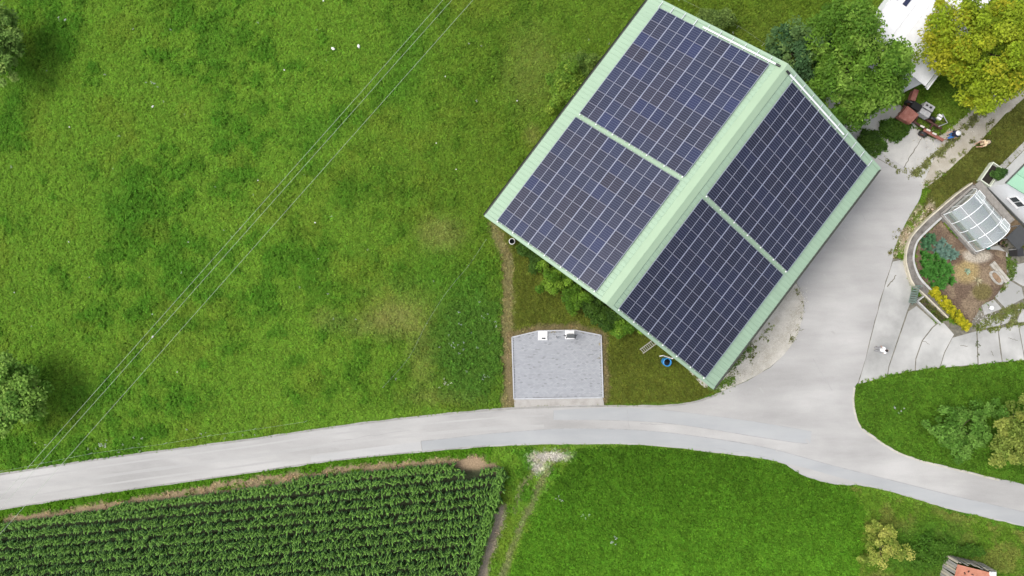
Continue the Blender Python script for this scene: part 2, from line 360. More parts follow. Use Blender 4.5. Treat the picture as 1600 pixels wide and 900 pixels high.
C_LIGHT = np.array((.117, .216, .022)); C_DARK = np.array((.066, .164, .014))
C_DRY = np.array((.225, .205, .070)); C_OLIVE = np.array((.092, .135, .014)); C_SOIL = np.array((.34, .25, .16))
C_MUD = np.array((.19, .155, .11))
def mixc(c, d, t): return c * (1 - t[..., None]) + d * t[..., None]
def zone(X, Y):
    """colour of the sward or bare soil, sward density, sward height, broadleaf share"""
    wx = X + 10 * (fbm(X * .05, Y * .05, 31) - .5); wy = Y + 10 * (fbm(X * .05, Y * .05, 47) - .5)
    n1 = fbm(X / 95, Y / 95, 1, 3); n2 = fbm(X / 21, Y / 21, 2, 4); n3 = fbm(X / 9, Y / 9, 3, 3)
    t = .9 * sstep(.50, .66, .40 * n1 + .60 * n2) + .1 * sstep(.4, .6, n3)
    col = mixc(np.broadcast_to(C_LIGHT, X.shape + (3,)).copy(), C_DARK, t)
    # broad tonal drift: fresher green to the west and south, older growth beside the barn
    old = sstep(420, 800, wx + 120 * (n1 - .5)) * (Y < 640)
    col = mixc(col, C_OLIVE * np.array((.9, .98, 1)), .55 * old)
    yl = sstep(.55, .75, fbm(X / 60, Y / 60, 9, 3))
    col = mixc(col, np.array((.14, .19, .022)), .4 * yl)
    dens = np.ones(X.shape); hgt = .75 + .75 * t; broad = .15 + .35 * t
    def blob(cx, cy, rx, ry, s=.35):
        d = np.hypot((wx - cx) / rx, (wy - cy) / ry) + .55 * (n3 - .5)
        return 1 - sstep(1 - s, 1 + s, d)
    for cx, cy, rx, ry, a in ((688, 365, 34, 26, .65), (618, 500, 46, 26, .7), (560, 510, 40, 16, .3), (510, 498, 20, 16, .35), (660, 560, 22, 45, .4),
                              (640, 470, 60, 30, .25), (830, 110, 40, 60, .3), (835, 210, 12, 14, .5), (690, 620, 60, 12, .35), (1180, 60, 60, 40, .3), (1420, 810, 60, 22, .4)):
        m = .7 * a * blob(cx, cy, rx, ry, .7); col = mixc(col, C_DRY, m); dens = dens * (1 - .5 * m); hgt = hgt * (1 - .4 * m)
    # tall weeds west of the footpath
    wd = blob(735, 535, 55, 100); col = mixc(col, np.array((.055, .13, .018)), .8 * wd); broad = broad + .55 * wd; hgt = hgt * (1 + .5 * wd)
    # darker rank growth patches; those beside the left-edge trees are painted tree shade
    for cx, cy, rx, ry in ((200, 320, 40, 45), (90, 60, 26, 36), (345, 200, 18, 26), (640, 80, 30, 50), (340, 65, 26, 40), (620, 140, 26, 30), (490, 200, 40, 24), (35, 125, 28, 40), (700, 430, 60, 40), (310, 430, 40, 24), (60, 590, 18, 30), (140, 625, 45, 22)):
        m = .6 * blob(cx, cy, rx, ry, .8); col = mixc(col, C_DARK * np.array((.9, .97, 1)), m); hgt = hgt * (1 + .35 * m); broad = broad + .3 * m
    def zmask(poly): return inpoly(wx * .6 + X * .4, wy * .6 + Y * .4, poly)
    m = zmask(NORTH); col[m] = col[m] * .35 + .65 * np.array((.09, .135, .014)) * (0.8 + .5 * n2[m][:, None]); hgt[m] *= 1.2
    m = zmask(LAWN); lw = np.array((.088, .108, .016)) * (.7 + .6 * n2[m][:, None]); col[m] = lw; hgt[m] = .55; broad[m] = .1; dens[m] = .9
    p = 1 - sstep(6, 11, dline(wx, wy, PATHL)); col = mixc(col, np.array((.21, .18, .085)), .75 * p); dens = dens * (1 - .45 * p); hgt = np.where(p > .5, .45, hgt)
    p = 1 - sstep(6, 13, dline(wx, wy, PAD + [PAD[0]])); col = mixc(col, np.array((.20, .15, .085)), .7 * p); dens = dens * (1 - .6 * p)
    m = zmask(CLOVER); g = sstep(900, 690, Y)[m][:, None]
    col[m] = (np.array((.076, .182, .013)) * (1 - .33 * g)) * (.75 + .5 * n2[m][:, None]); hgt[m] = 1.0; broad[m] = .75; dens[m] = 1.15
    m = zmask(SERIGHT); tt = sstep(.4, .6, n2[m])[:, None]; col[m] = np.array((.088, .165, .016)) * (1 - tt) + np.array((.135, .165, .032)) * tt; hgt[m] = .85
    mm = blob(1450, 860, 70, 45, .5); col = mixc(col, np.array((.05, .125, .014)), .8 * mm * inpoly(X, Y, SERIGHT))
    m = zmask(ISLAND); col[m] = np.array((.066, .142, .013)) * (.7 + .6 * n2[m][:, None]); hgt[m] = 1.1; broad[m] = .6
    m = zmask(RLAWN); col[m] = np.array((.095, .105, .022)) * (.7 + .6 * n2[m][:, None]); hgt[m] = .55; broad[m] = .1
    # verge along the south side of the road
    p = (1 - sstep(9, 16, dline(wx, wy, [q for q in road_dn if q[0] < 830]))) * (Y > 690); col = mixc(col, np.array((.07, .17, .010)), p)
    # arable field: bare earth rim, no sward; weedy inside darkened as painted shade between rows
    m = inpoly(X, Y, FIELD); fd = sstep(5, 16, dline(X, Y, FIELD[1:-2]))[m][:, None]; col[m] = C_SOIL * .9 * (1 - fd) + np.array((.050, .062, .032)) * fd; dens[m] = 0
    p = 1 - sstep(3, 6.5, dline(wx, wy, STRIP)); col = mixc(col, C_SOIL, p * .9); dens = dens * (1 - .85 * p)
    p = 1 - sstep(.7, 1.2, np.hypot((wx - 737) / 26, (wy - 722) / 11)); col = mixc(col, C_SOIL * 1.05, p); dens = dens * (1 - .9 * p)
    p = 1 - sstep(5, 10, dline(wx, wy, RSOIL)); col = mixc(col, np.array((.33, .28, .21)), p); dens = dens * (1 - .9 * p)
    # wheel tracks down to the field
    for tr, w in ((TRK1, 6), (TRK2, 4)):
        p = (1 - sstep(w * .4, w * 1.3, dline(wx, wy, tr))) * (.55 + .8 * (n3 - .35)); p = np.clip(p, 0, 1)
        col = mixc(col, np.array((.23, .20, .12)), .8 * p); dens = dens * (1 - .6 * p)
    p = blob(858, 712, 32, 9, .4) * sstep(.3, .5, n3); col = mixc(col, np.array((.46, .43, .37)), p); dens = dens * (1 - .85 * p)
    p = blob(840, 728, 12, 14, .5) * sstep(.35, .5, n3); col = mixc(col, np.array((.44, .41, .34)), p); dens = dens * (1 - .8 * p)
    # stony strip under the garden wall
    p = 1 - sstep(6, 14, dline(wx, wy, [(1395, 405), (1404, 375), (1428, 345), (1452, 322)])); p = p * sstep(.4, .55, n3); col = mixc(col, np.array((.34, .29, .20)), p); dens = dens * (1 - .6 * p)
    m = inpoly(X, Y, GARDEN) | inpoly(X, Y, HGREEN); col[m] = np.array((.2, .145, .09)); dens[m] = 0
    return col, dens, hgt, np.clip(broad, 0, 1)

def axis(lo, hi, step, far):
    a = np.arange(lo, hi + step, step); e = []; d = step; x = hi
    while x < far: d *= 1.35; x += d; e.append(x)
    e = np.array(e)
    return np.concatenate([-(e[::-1] - hi) + lo, a, e + (a[-1] - hi)])
gx = axis(-44, 44, .24, 700); gy = axis(-26, 26, .24, 700)
GXX, GYY = np.meshgrid(gx, gy)
PXX = 800 + GXX / S; PYY = 450 - GYY / S
gc, gd, gh, gb = zone(PXX, PYY)
bumpy = (fbm(GXX * .9, GYY * .9, 77, 3) - 1.0) * .07 - .012
V = np.stack([GXX, GYY, bumpy], -1).reshape(-1, 3)
ny, nx = GXX.shape
ii = (np.arange(ny - 1)[:, None] * nx + np.arange(nx - 1)[None]).ravel()
F = np.stack([ii, ii + 1, ii + 1 + nx, ii + nx], 1)
ground = obj('ground', nmesh('ground', V, F, [m_ground], (gc * .8).reshape(-1, 3), True)); struct(ground, 'green meadow ground around the farm')

# roads, yard, slabs ------------------------------------------------------------
def sheet(name, poly, z, m, parent=None, thick=.12):
    b = MB(); b.prism(W2(poly), z - thick, z, 0); return obj(name, b, m, parent)
road = struct(sheet('road', ROAD, .012, m_road), 'pale worn asphalt lane and farmyard')
pA_up = [(658, 689), (700, 685), (760, 678), (850, 671), (900, 669.5), (1000, 672), (1100, 683), (1200, 700), (1300, 727), (1400, 752), (1500, 777), (1600, 800), (1800, 852)]
pA_dn = [(660, 704.5), (700, 701), (760, 696), (830, 693), (900, 692), (1000, 693), (1100, 703), (1178, 713), (1250, 729), (1319, 748), (1412, 772), (1475, 791), (1537, 806), (1600, 821), (1800, 873)]
PA = cr(pA_up, 5) + cr(pA_dn[::-1], 5)
struct(sheet('asphalt_repair_strip', PA, .017, m_patch, road, .004))
PBu = [(865, 641), (950, 637), (1030, 640), (1100, 648), (1180, 659), (1240, 669), (1268, 674)]
PBd = [(865, 656), (950, 656.5), (1030, 660), (1100, 669), (1180, 682), (1240, 691), (1266, 693)]
sheet('asphalt_repair_strip', cr(PBu, 5) + cr(PBd[::-1], 5), .017, m_patch, road, .004)
sheet('asphalt_repair_strip', cr([(486, 713), (540, 705), (599, 697), (657, 690)], 4) + cr([(658, 704), (600, 710), (540, 717), (486, 724)], 4), .0165, mat('asphalt_repair_pale', (.35, .35, .345), .85, scale=.8, col2=(.40, .395, .385), stretch=(.25, 2, 1)), road, .004)
def seam(pts, w, z, parent=road, m=m_seam):
    p = np.array(cr(pts, 4)); d = np.gradient(p, axis=0); d /= np.linalg.norm(d, axis=1)[:, None] + 1e-9
    nrm = np.stack([-d[:, 1], d[:, 0]], 1); ww = w * (.4 + 1.0 * fbm(p[:, 0] * .08, p[:, 1] * .08, 21))[:, None]
    a = p + nrm * ww / 2; b = p - nrm * ww / 2
    mb = MB()
    wa = W2(a.tolist()); wb = W2(b.tolist()); n = len(wa)
    mb.add([(*q, z) for q in wa] + [(*q, z) for q in wb], [(i, i + 1, n + i + 1, n + i) for i in range(n - 1)])
    return obj('asphalt_seam', mb, m, parent)
m_seam2 = mat('seam_pale', (.30, .30, .295), .85, .12, 2)
m_edge = mat('dusty_road_edge', (.27, .262, .245), .9, .18, 1.5, fine=.15)
seam([(x, y + 1.6) for x, y in road_up[1:]], 3.0, .0185, m=m_edge); seam([(x, y - 1.2) for x, y in road_dn[1:11]], 2.2, .0185, m=m_edge); seam([(x - 1.0, y + 1.4) for x, y in isl[3:]], 3.0, .0185, m=mat('sandy_edge', (.42, .40, .34), .9, .12, 2))
seam(pA_up, 1.3, .0205, m=m_seam2); seam(PBd, 1.0, .0205, m=m_seam2); seam(PBu[1:], .6, .0205, m=m_seam2)
seam([(658, 689), (658.5, 697), (660, 704)], 1.0, .0215)
seam([(865, 641), (865, 656)], .8, .0215, m=m_seam2)

def crackpath(a, b, seed, n=9, amp=1.3):
    t = np.linspace(0, 1, n); P = np.array(a)[None] * (1 - t[:, None]) + np.array(b)[None] * t[:, None]
    P += (np.random.default_rng(seed).random((n, 2)) - .5) * 2 * amp * np.sin(t * np.pi)[:, None]; return P.tolist()
m_wear = mat('wheel_polished_asphalt', (.335, .33, .318), .85, scale=.5, col2=(.375, .368, .355), stretch=(.3, 1.5, 1), fine=.08)
mid = [((a[0] + b[0]) / 2, (a[1] + b[1]) / 2) for a, b in zip(road_up[2:12], road_dn[2:12])]
seam([(x, y + 1) for x, y in mid], 5.5, .0150, m=m_wear); seam([(x, y + 14) for x, y in mid[:9]], 3.0, .0150, m=m_wear); seam([(x, y - 15) for x, y in mid], 3.0, .0150, m=m_wear)
for k, (a, b, w) in enumerate((((520, 690), (640, 672), .7), ((980, 640), (983, 668), .6), ((1120, 700), (1210, 716), .6), ((1270, 560), (1300, 610), .5), ((1330, 300), (1352, 345), .5), ((700, 652), (790, 642), .6), ((1000, 662), (1060, 663), .8))):
    seam(crackpath(a, b, 60 + k, 12, 1.2), w, .0225, road, m_seam2)
for k, (x, y, w) in enumerate(((1318, 370, 4), (1190, 610, 3), (1302, 520, 2.5), (1262, 690, 3), (1290, 432, 3), (1213, 703, 2))):
    seam(crackpath((x - w, y - w * 1.3), (x + w, y + w * 1.3), 80 + k, 8, .8), w, .0228, road, m_wear)
apron = struct(sheet('gravel_apron', ragged(APRON, 1.2, 8), .006, m_gravel), 'pale gravel apron along the barn')
ctop = struct(sheet('concrete_apron', CONC_T, .016, mat('old_concrete', (.36, .355, .335), .9, scale=.7, col2=(.46, .45, .42), bump=.3, bscale=40, fine=.1)), 'old concrete apron under the trees')
track = struct(sheet('gravel_track', ragged(TRACK, 1.5, 12), .008, m_track), 'pale gravel farm track')
yard = struct(sheet('concrete_yard', [(1326, 602), (1382, 404), (1413, 404), (1424, 447), (1462, 505), (1482, 500), (1512, 516), (1533, 478), (1552, 470), (1575, 436), (1574, 396), (1545, 380), (1575, 375), (1620, 405), (1720, 400), (1720, 548), (1600, 563), (1530, 570), (1430, 579), (1386, 588)], .0, m_joint), 'dirt bed under the concrete slabs')
for k, p in enumerate(SLABS):
    c = np.mean(p, axis=0); q = [(c[0] + (x - c[0]) * 1.012, c[1] + (y - c[1]) * 1.012) for x, y in p]
    z = .012 + .006 * (k % 3)
    b = MB(); wq = W2(ragged(q, .5, 60 + k)); b.prism(wq, -.06, z)
    o = obj('concrete_slab', b, m_conc, yard)
# hairline cracks on the large slabs
for k, (a, b, w) in enumerate((((1400, 430), (1386, 448), 1.6), ((1440, 532), (1452, 538), .9), ((1575, 528), (1590, 532), .6), ((1548, 548), (1552, 556), .6), ((1500, 540), (1512, 541), .6))):
    seam(crackpath(a, b, k), w, .03, yard, m_joint)
seam(crackpath((1440, 215), (1412, 262), 32, 14, 1.0), 1.3, .0215, road, m_joint)
seam(crackpath((1372, 248), (1400, 264), 33, 10, .8), .9, .0215, road, m_joint)

# paved parking bay ---------------------------------------------------------------
pad = struct(sheet('paved_bay', PAD, .0, mat('paver_joint_sand', (.22, .225, .235), .95, .2, 4)), 'grey paved parking bay beside the lane')
pv = MB(); wx0, wx1 = (797 - 800) * S, (945 - 800) * S
PADI = [(801.5, 528.5), (842, 519), (899, 518), (937.5, 525.5), (940, 619.5), (804.5, 621.5)]
r_ = np.random.default_rng(5)
cwx, chy = .20, .10; yy = (450 - 626) * S; row = 0
while yy < (450 - 514) * S:
    xx = wx0 + (row % 2) * .1
    while xx < wx1:
        px, py = 800 + (xx + .1) / S, 450 - (yy + .05) / S
        if inpoly(np.array([px]), np.array([py]), PADI)[0]:
            big = fbm(np.array([px * .03]), np.array([py * .09]), 4)[0]; j = r_.random()
            v = .335 + .04 * (big - .5) + .05 * (j - .5) + (-.07 if r_.random() > .94 else 0)
            g_ = .006
            pv.box((xx + .1, yy + .05, .0), (cwx - g_ * 2, chy - g_ * 2, .03 + .008 * r_.random()), col=(v * .965, v * 1.0, v * 1.06))
        xx += .2
    yy += .1; row += 1
po = obj('paving_stones', pv, m_paver, pad); po['kind'] = 'stuff'
for a, b in zip(PAD, PAD[1:] + PAD[:1]):
    b_ = MB(); A, B = G(*a, .03), G(*b, .03); b_.beam(A, B, .10, .12); obj('kerb_stone', b_, m_kerb, pad)
sheet('bay_apron', PADFRONT, .008, mat('bay_apron_concrete', (.30, .285, .26), .9, scale=1.5, col2=(.38, .365, .34), bump=.3), pad)

# ------------------------------------------------------------------ barn
BC = Vector((12.225, 6.883, 0)); BT = -0.6477; BW, BL, ZE, ZR = 20.571, 19.824, 5.0, 8.858
U = Vector((math.cos(BT), math.sin(BT), 0)); Vv = Vector((-U.y, U.x, 0))
SK = math.hypot(1, (ZR - ZE) / (BW / 2)); SLEN = BW / 2 * SK
barn = empty('barn', BC, BT); tag(barn, 'large barn with pale green sheet metal gable roof', 'barn')
m_roof = mat('pale_green_sheet', (.285, .395, .285), .5, .06, 1.2, .05, 30, spec=.3, fine=.04, stretch=(.25, 3, 1), thr=(.3, .7))
m_rcap = mat('pale_green_ridge', (.295, .40, .275), .5, .03, .6, spec=.3, fine=.02)
m_bwall = mat('barn_wall_boards', (.32, .27, .2), .85, .25, 3)
def slope_frame(side):
    """matrix from (slope distance from ridge, along, up-normal) to barn local"""
    a = math.atan2(ZR - ZE, BW / 2)
    d = Vector((side * math.cos(a), 0, -math.sin(a))); n = Vector((side * math.sin(a), 0, math.cos(a)))
    M = Matrix.Identity(4)
    y = Vector((0, 1, 0))
    for r in range(3): M[r][0] = d[r]; M[r][1] = y[r]; M[r][2] = n[r]; M[r][3] = (0, 0, ZR)[r]
    return M
NS = 19; SW = BL / NS
def sheet_mesh():
    b = MB(); prof = []; nr = 3; p = SW / nr
    for k in range(nr):
        y = k * p
        prof += [(y, 0), (y + p * .5 - .045, 0), (y + p * .5 - .02, .028), (y + p * .5 + .02, .028), (y + p * .5 + .045, 0)]
    prof.append((SW, 0)); n = len(prof)
    vs = [(x, y, z) for x in (.05, SLEN) for y, z in prof]
    b.add(vs, [(i, n + i, n + i + 1, i + 1) for i in range(n - 1)])
    b.add([(x, y, z - .02) for x, y, z in vs], [(i, i + 1, n + i + 1, n + i) for i in range(n - 1)])
    b.add([(SLEN, y, z) for y, z in prof] + [(SLEN, y, z - .02) for y, z in prof], [(i, n + i, n + i + 1, i + 1) for i in range(n - 1)])
    return b.mesh('roof_sheet', [m_roof])
rs = sheet_mesh()
for side in (-1, 1):
    Ms = slope_frame(side)
    for k in range(NS):
        o = obj('roof_sheet', rs, parent=barn); o.matrix_local = Ms @ Matrix.Translation((0, -BL / 2 + k * SW, .001 * (k % 2)))
    # verge flashing at both gables, gutter at the eave
    for e in (-1, 1):
        b = MB(); b.box((SLEN / 2 + .02, e * (BL / 2 - .07), .05), (SLEN - .05, .20, .03)); b.box((SLEN / 2 + .02, e * (BL / 2 + .035), -.06), (SLEN, .02, .24))
        o = obj('verge_flashing', b, m_roof); o.parent = barn; o.matrix_local = Ms
    b = MB(); a = math.atan2(ZR - ZE, BW / 2)
    gxx = side * (BW / 2 + .09); prof = [(math.cos(t), math.sin(t)) for t in np.linspace(math.pi, 2 * math.pi, 7)]
    vs = [(gxx + .08 * c, y, ZE - .06 + .08 * s_) for y in (-BL / 2, BL / 2) for c, s_ in prof]
    b.add(vs, [(i, i + 1, 8 + i, 7 + i) for i in range(6)]); obj('gutter', b, plain('gutter_brown', (.05, .055, .045), .5), barn)
b = MB(); a = math.atan2(ZR - ZE, BW / 2); rc = []
for s_, x in ((-1, .52), (-1, .50), (-1, .18), (1, 0), (1, .18), (1, .50), (1, .52)):
    rc.append((s_ * x * math.cos(a), ZR - x * math.sin(a) + (.075 if x < .51 else .03)))
n = len(rc); vs = [(x, y, z) for y in (-BL / 2 - .04, BL / 2 + .04) for x, z in rc]
b.add(vs, [(i, i + 1, n + i + 1, n + i) for i in range(n - 1)], smooth=False)
b.add(vs, [list(range(n)), list(range(n, 2 * n))[::-1]])
obj('ridge_cap', b, m_rcap, barn)
b = MB(); w2, l2 = BW / 2 - .7, BL / 2 - .75
b.add([(-w2, -l2, 0), (w2, -l2, 0), (w2, l2, 0), (-w2, l2, 0), (-w2, -l2, ZE + .1), (w2, -l2, ZE + .1), (w2, l2, ZE + .1), (-w2, l2, ZE + .1), (0, -l2, ZR - .25), (0, l2, ZR - .25)],
      [(0, 1, 5, 8, 4), (1, 2, 6, 5), (2, 3, 7, 9, 6), (3, 0, 4, 7)])
obj('wall', b, m_bwall, barn)
b = MB(); b.box((3.2, -l2 - .03, 1.6), (3.4, .06, 3.2)); obj('barn_door', b, mat('door_green', (.06, .12, .07), .6), barn)
# conduits over the upper gable, cable hooks, safety line anchors
m_cond = plain('white_conduit', (.78, .8, .82), .35)
for side, x0, x1 in ((-1, .55, 6.3), (1, .45, 6.7)):
    Ms = slope_frame(side)
    b = MB(); b.tube([(x0, 9.50, .16), (x1, 9.50, .16)], .06, 8); o = obj('conduit', b, m_cond, barn); o.matrix_local = Ms
    b = MB(); b.tube([(x0 - .28, 9.50, .16), (x0 + .04, 9.50, .16)], .075, 8); e = obj('conduit_end', b, m_dark, barn); e.matrix_local = Ms
    for k in range(10):
        x = .95 + k * 1.0 if side > 0 else 1.1 + k * .98
        b = MB(); b.beam((x, 9.30, .10), (x, 9.84, .10), .045, .05); o = obj('mounting_rail_end', b, m_alu, barn); o.matrix_local = Ms

# ------------------------------------------------------------------ solar arrays
m_frame = plain('panel_frame', (.26, .28, .36), .55)
def cellmat():
    m, N, L, P = newmat('solar_cells')
    P.inputs['Roughness'].default_value = .22; P.inputs['Specular IOR Level'].default_value = .22
    oi = N.new('ShaderNodeObjectInfo'); uv = N.new('ShaderNodeUVMap'); sp = N.new('ShaderNodeSeparateXYZ'); L.new(uv.outputs[0], sp.inputs[0])
    def math_(op, a, b=None):
        n = N.new('ShaderNodeMath'); n.operation = op
        for i, x in enumerate((a, b)):
            if x is None: continue
            if isinstance(x, (int, float)): n.inputs[i].default_value = x
            else: L.new(x, n.inputs[i])
        return n.outputs[0]
    def lines(src, n, w):
        f = math_('FRACT', math_('MULTIPLY', src, n)); d = math_('ABSOLUTE', math_('SUBTRACT', f, .5)); return math_('GREATER_THAN', d, .5 - w)
    l1 = lines(sp.outputs['Y'], 6, .075); l2 = lines(sp.outputs['X'], 5, .045); l3 = lines(sp.outputs['Y'], 18, .07)
    mask = math_('MAXIMUM', math_('MULTIPLY', l1, .8), math_('MAXIMUM', math_('MULTIPLY', l2, .35), math_('MULTIPLY', l3, .22)))
    # crystal grain of the cells
    tc = N.new('ShaderNodeTexCoord'); vo = N.new('ShaderNodeTexVoronoi'); vo.inputs['Scale'].default_value = 28; L.new(tc.outputs['Object'], vo.inputs['Vector'])
    mr = N.new('ShaderNodeMapRange'); mr.inputs[3].default_value = .82; mr.inputs[4].default_value = 1.18; L.new(vo.outputs['Color'], mr.inputs[0])
    mg = N.new('ShaderNodeMix'); mg.data_type = 'RGBA'; mg.blend_type = 'MULTIPLY'; mg.inputs[0].default_value = 1
    L.new(oi.outputs['Color'], mg.inputs[6]); L.new(mr.outputs[0], mg.inputs[7])
    mx = N.new('ShaderNodeMix'); mx.data_type = 'RGBA'; mx.inputs[7].default_value = (.13, .14, .20, 1)
    L.new(mask, mx.inputs[0]); L.new(mg.outputs[2], mx.inputs[6]); L.new(mx.outputs[2], P.inputs['Base Color'])
    return m
m_cell = cellmat()
PU, PV0 = 1.483, 1.0
m_mid = plain('panel_mid_strip', (.29, .31, .38), .5); m_frame2 = plain('panel_frame_dark', (.15, .155, .20), .5)
def panel_mesh(pv):
    b = MB(); w, h = PU - .008, pv - .006; fw = .030; t = .04; fy = .018
    for y in (-1, 1): b.box((0, y * (h / 2 - fy / 2), -.002), (w - 2 * fw, fy, t - .004), mi=2)
    for x in (-1, 1): b.box((x * (w / 2 - fw / 2), 0, 0), (fw, h, t))
    b.box((0, 0, .0), (.032, h - 2 * fy, t - .008), mi=1)
    b.box((0, 0, -.012), (w - 2 * fw, h - 2 * fy, .01), mi=2)
    return b.mesh('solar_panel', [m_frame, m_mid, m_frame2])
def cell_mesh(pv):
    w, h = (PU - .008 - .060 - .032) / 2, pv - .006 - .036; z = .006
    b = MB(); b.box((0, 0, z / 2), (w - .002, h - .002, z)); me = b.mesh('cell_field', [m_cell])
    uv = me.uv_layers.new(name='UVMap')
    for l in me.loops:
        c = me.vertices[l.vertex_index].co; uv.data[l.index].uv = (c.x / w + .5, c.y / h + .5)
    return me
ARR = (('upper left', -1, .95, 9.31, -.08), ('lower left', -1, 1.02, -.44, -9.67), ('upper right', 1, .98, 9.28, -.14), ('lower right', 1, .88, -.50, -9.68))
DESC = {'upper left': 'solar array on the lighter roof slope, farther from the paved bay', 'lower left': 'solar array on the lighter roof slope, nearer the paved bay',
        'upper right': 'dark blue solar array on the shaded roof slope beside the trees', 'lower right': 'dark blue solar array on the shaded roof slope nearest the road junction'}
pr = random.Random(3)
for nm, side, u0, v1, v0 in ARR:
    pvp = (v1 - v0) / 9; pm = panel_mesh(pvp); cm = cell_mesh(pvp); Ms = slope_frame(side)
    arr = empty('solar_array', BC + Vector((0, 0, ZE)), BT); tag(arr, DESC[nm], 'solar array', 'solar arrays on the barn roof')
    Ms = Matrix.Translation((0, 0, -ZE)) @ Ms
    ft = [[pr.random() for _ in range(10)] for _ in range(14)]
    for i in range(6):
        # mounting rails under each column
        for q in (.28, .72):
            b = MB(); b.box((u0 + PU * (i + q), (v0 + v1) / 2, .085), (.04, v1 - v0 + .12, .05)); o = obj('mounting_rail', b, m_alu, arr); o.matrix_local = Ms
        for j in range(9):
            o = obj('solar_panel', pm, parent=arr)
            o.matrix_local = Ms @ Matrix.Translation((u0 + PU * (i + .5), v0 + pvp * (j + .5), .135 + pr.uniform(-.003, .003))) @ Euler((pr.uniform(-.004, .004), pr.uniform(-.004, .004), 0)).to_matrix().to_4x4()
            warm = pr.random()
            for s_ in (-1, 1):
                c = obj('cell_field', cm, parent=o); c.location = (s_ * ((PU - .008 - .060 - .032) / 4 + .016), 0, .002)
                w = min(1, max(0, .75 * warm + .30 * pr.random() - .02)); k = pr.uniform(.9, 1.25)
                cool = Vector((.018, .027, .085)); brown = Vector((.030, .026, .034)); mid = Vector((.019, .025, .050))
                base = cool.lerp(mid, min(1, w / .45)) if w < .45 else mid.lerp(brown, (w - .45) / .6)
                if side > 0: base = base.lerp(Vector((.014, .017, .046)), .6)  # weaker sky reflection of this slope painted in as darker cells, also below
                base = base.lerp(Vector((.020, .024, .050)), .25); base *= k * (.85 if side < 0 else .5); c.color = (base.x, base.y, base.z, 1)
    # connectors at the array's near edge
    for i in range(7):
        b = MB(); b.box((u0 + PU * i * .98 + .1, v0 - .07, .11), (.07, .09, .07)); o = obj('end_clamp', b, m_white, arr); o.matrix_local = Ms

# ------------------------------------------------------------------ trees and shrubs
def leaf_cloud(cents, rad, per, size, cols, seed, flat=.75, up=.8):
    """leaf faces spread through clumps: cents (k,3), rad (k,), returns V,F,col"""
    g = np.random.default_rng(seed); k = len(cents); n = k * per
    ci = np.repeat(np.arange(k), per)
    d = g.normal(size=(n, 3)); d /= np.linalg.norm(d, axis=1)[:, None]
    rr = rad[ci] * (g.random(n) ** .45)
    P = cents[ci] + d * rr[:, None] * np.array((1, 1, flat))
    nr = d * .40 + np.array((0, 0, up * 1.35)) + g.normal(size=(n, 3)) * .45; nr /= np.linalg.norm(nr, axis=1)[:, None]
    a = np.cross(nr, g.normal(size=(n, 3))); a /= np.linalg.norm(a, axis=1)[:, None] + 1e-9
    b = np.cross(nr, a); s = size * (.65 + .7 * g.random(n))[:, None]
    V = np.stack([P - a * s, P + b * s * .52 - nr * s * .12, P + a * s, P - b * s * .52 - nr * s * .12], 1).reshape(-1, 3)
    F = np.arange(n * 4).reshape(n, 4)
    cl = np.array(cols); w = g.random(k)[:, None]; m = len(cl) - 1
    pos = np.clip(g.random(k) * m, 0, m - 1e-6); lo = pos.astype(int); fr = (pos - lo)[:, None]
    cc = cl[lo] * (1 - fr) + cl[lo + 1] * fr
    col = cc[ci] * (.8 + .4 * g.random(n))[:, None]
    return V, F, np.repeat(col, 4, axis=0)
def crown_pts(rx, ry, rz, n, seed, shell=.55, lob=.35):
    g = np.random.default_rng(seed); d = g.normal(size=(n, 3)); d[:, 2] = np.abs(d[:, 2]) * .9 - .25 * (g.random(n) < .35)
    d /= np.linalg.norm(d, axis=1)[:, None]
    az = np.arctan2(d[:, 1], d[:, 0])
    ph = g.random(4) * 6.28
    lobe = 1 + lob * (.5 * np.sin(3 * az + ph[0]) + .4 * np.sin(5 * az + ph[1]) + .3 * np.sin(8 * az + ph[2] + 3 * d[:, 2]))
    r = (shell + (1 - shell) * g.random(n) ** .6) * lobe
    return d * r[:, None] * np.array((rx, ry, rz))
def tree(name, label, cat, base, h, rx, ry, rz, ncl, per, leaf, cols, seed, clump=.6, lean=(0, 0), trunk=.16, group=None, shell=.5, lob=.35, limbs=7, flat=.7):
    root = empty(name, base); tag(root, label, cat, group)
    g = random.Random(seed); cz = max(h - rz * 1.02, rz * .3)
    C = crown_pts(rx, ry, rz, ncl, seed, shell, lob) + np.array((lean[0], lean[1], cz))
    C[:, 2] = np.maximum(C[:, 2], .25 + .3 * rng.random(ncl))
    rd = clump * (.6 + .8 * np.random.default_rng(seed + 1).random(ncl))
    V, F, c = leaf_cloud(C, rd, per, leaf, cols, seed + 2, flat)
    obj('crown', nmesh('crown', V, F, [m_leaf], c), parent=root)
    b = MB(); top = Vector((lean[0], lean[1], cz + rz * .45))
    pts = [Vector((0, 0, -.05))] + [top * t + Vector((g.uniform(-.12, .12), g.uniform(-.12, .12), 0)) * (h * .12) for t in (.3, .6, .85, 1)]
    b.tube(pts, [trunk * 1.25, trunk, trunk * .75, trunk * .45, trunk * .15], 8)
    obj('trunk', b, m_bark, root)
    for k in range(limbs):
        t = C[g.randrange(ncl)]; s = top * g.uniform(.3, .8); e = Vector(t)
        md = (s + e) / 2 + Vector((0, 0, -.12 * rz)); b = MB(); b.tube([s, md, e], [trunk * .45, trunk * .28, trunk * .06], 6); obj('limb', b, m_bark, root)
    return root
GR = [(.07, .16, .016), (.135, .26, .028), (.22, .35, .055)]
GD = [(.045, .11, .04), (.085, .17, .06), (.16, .26, .075)]
GP = [(.085, .20, .025), (.16, .31, .045), (.27, .42, .08)]
YL = [(.15, .23, .014), (.27, .35, .02), (.38, .37, .025), (.24, .34, .02), (.33, .40, .028)]
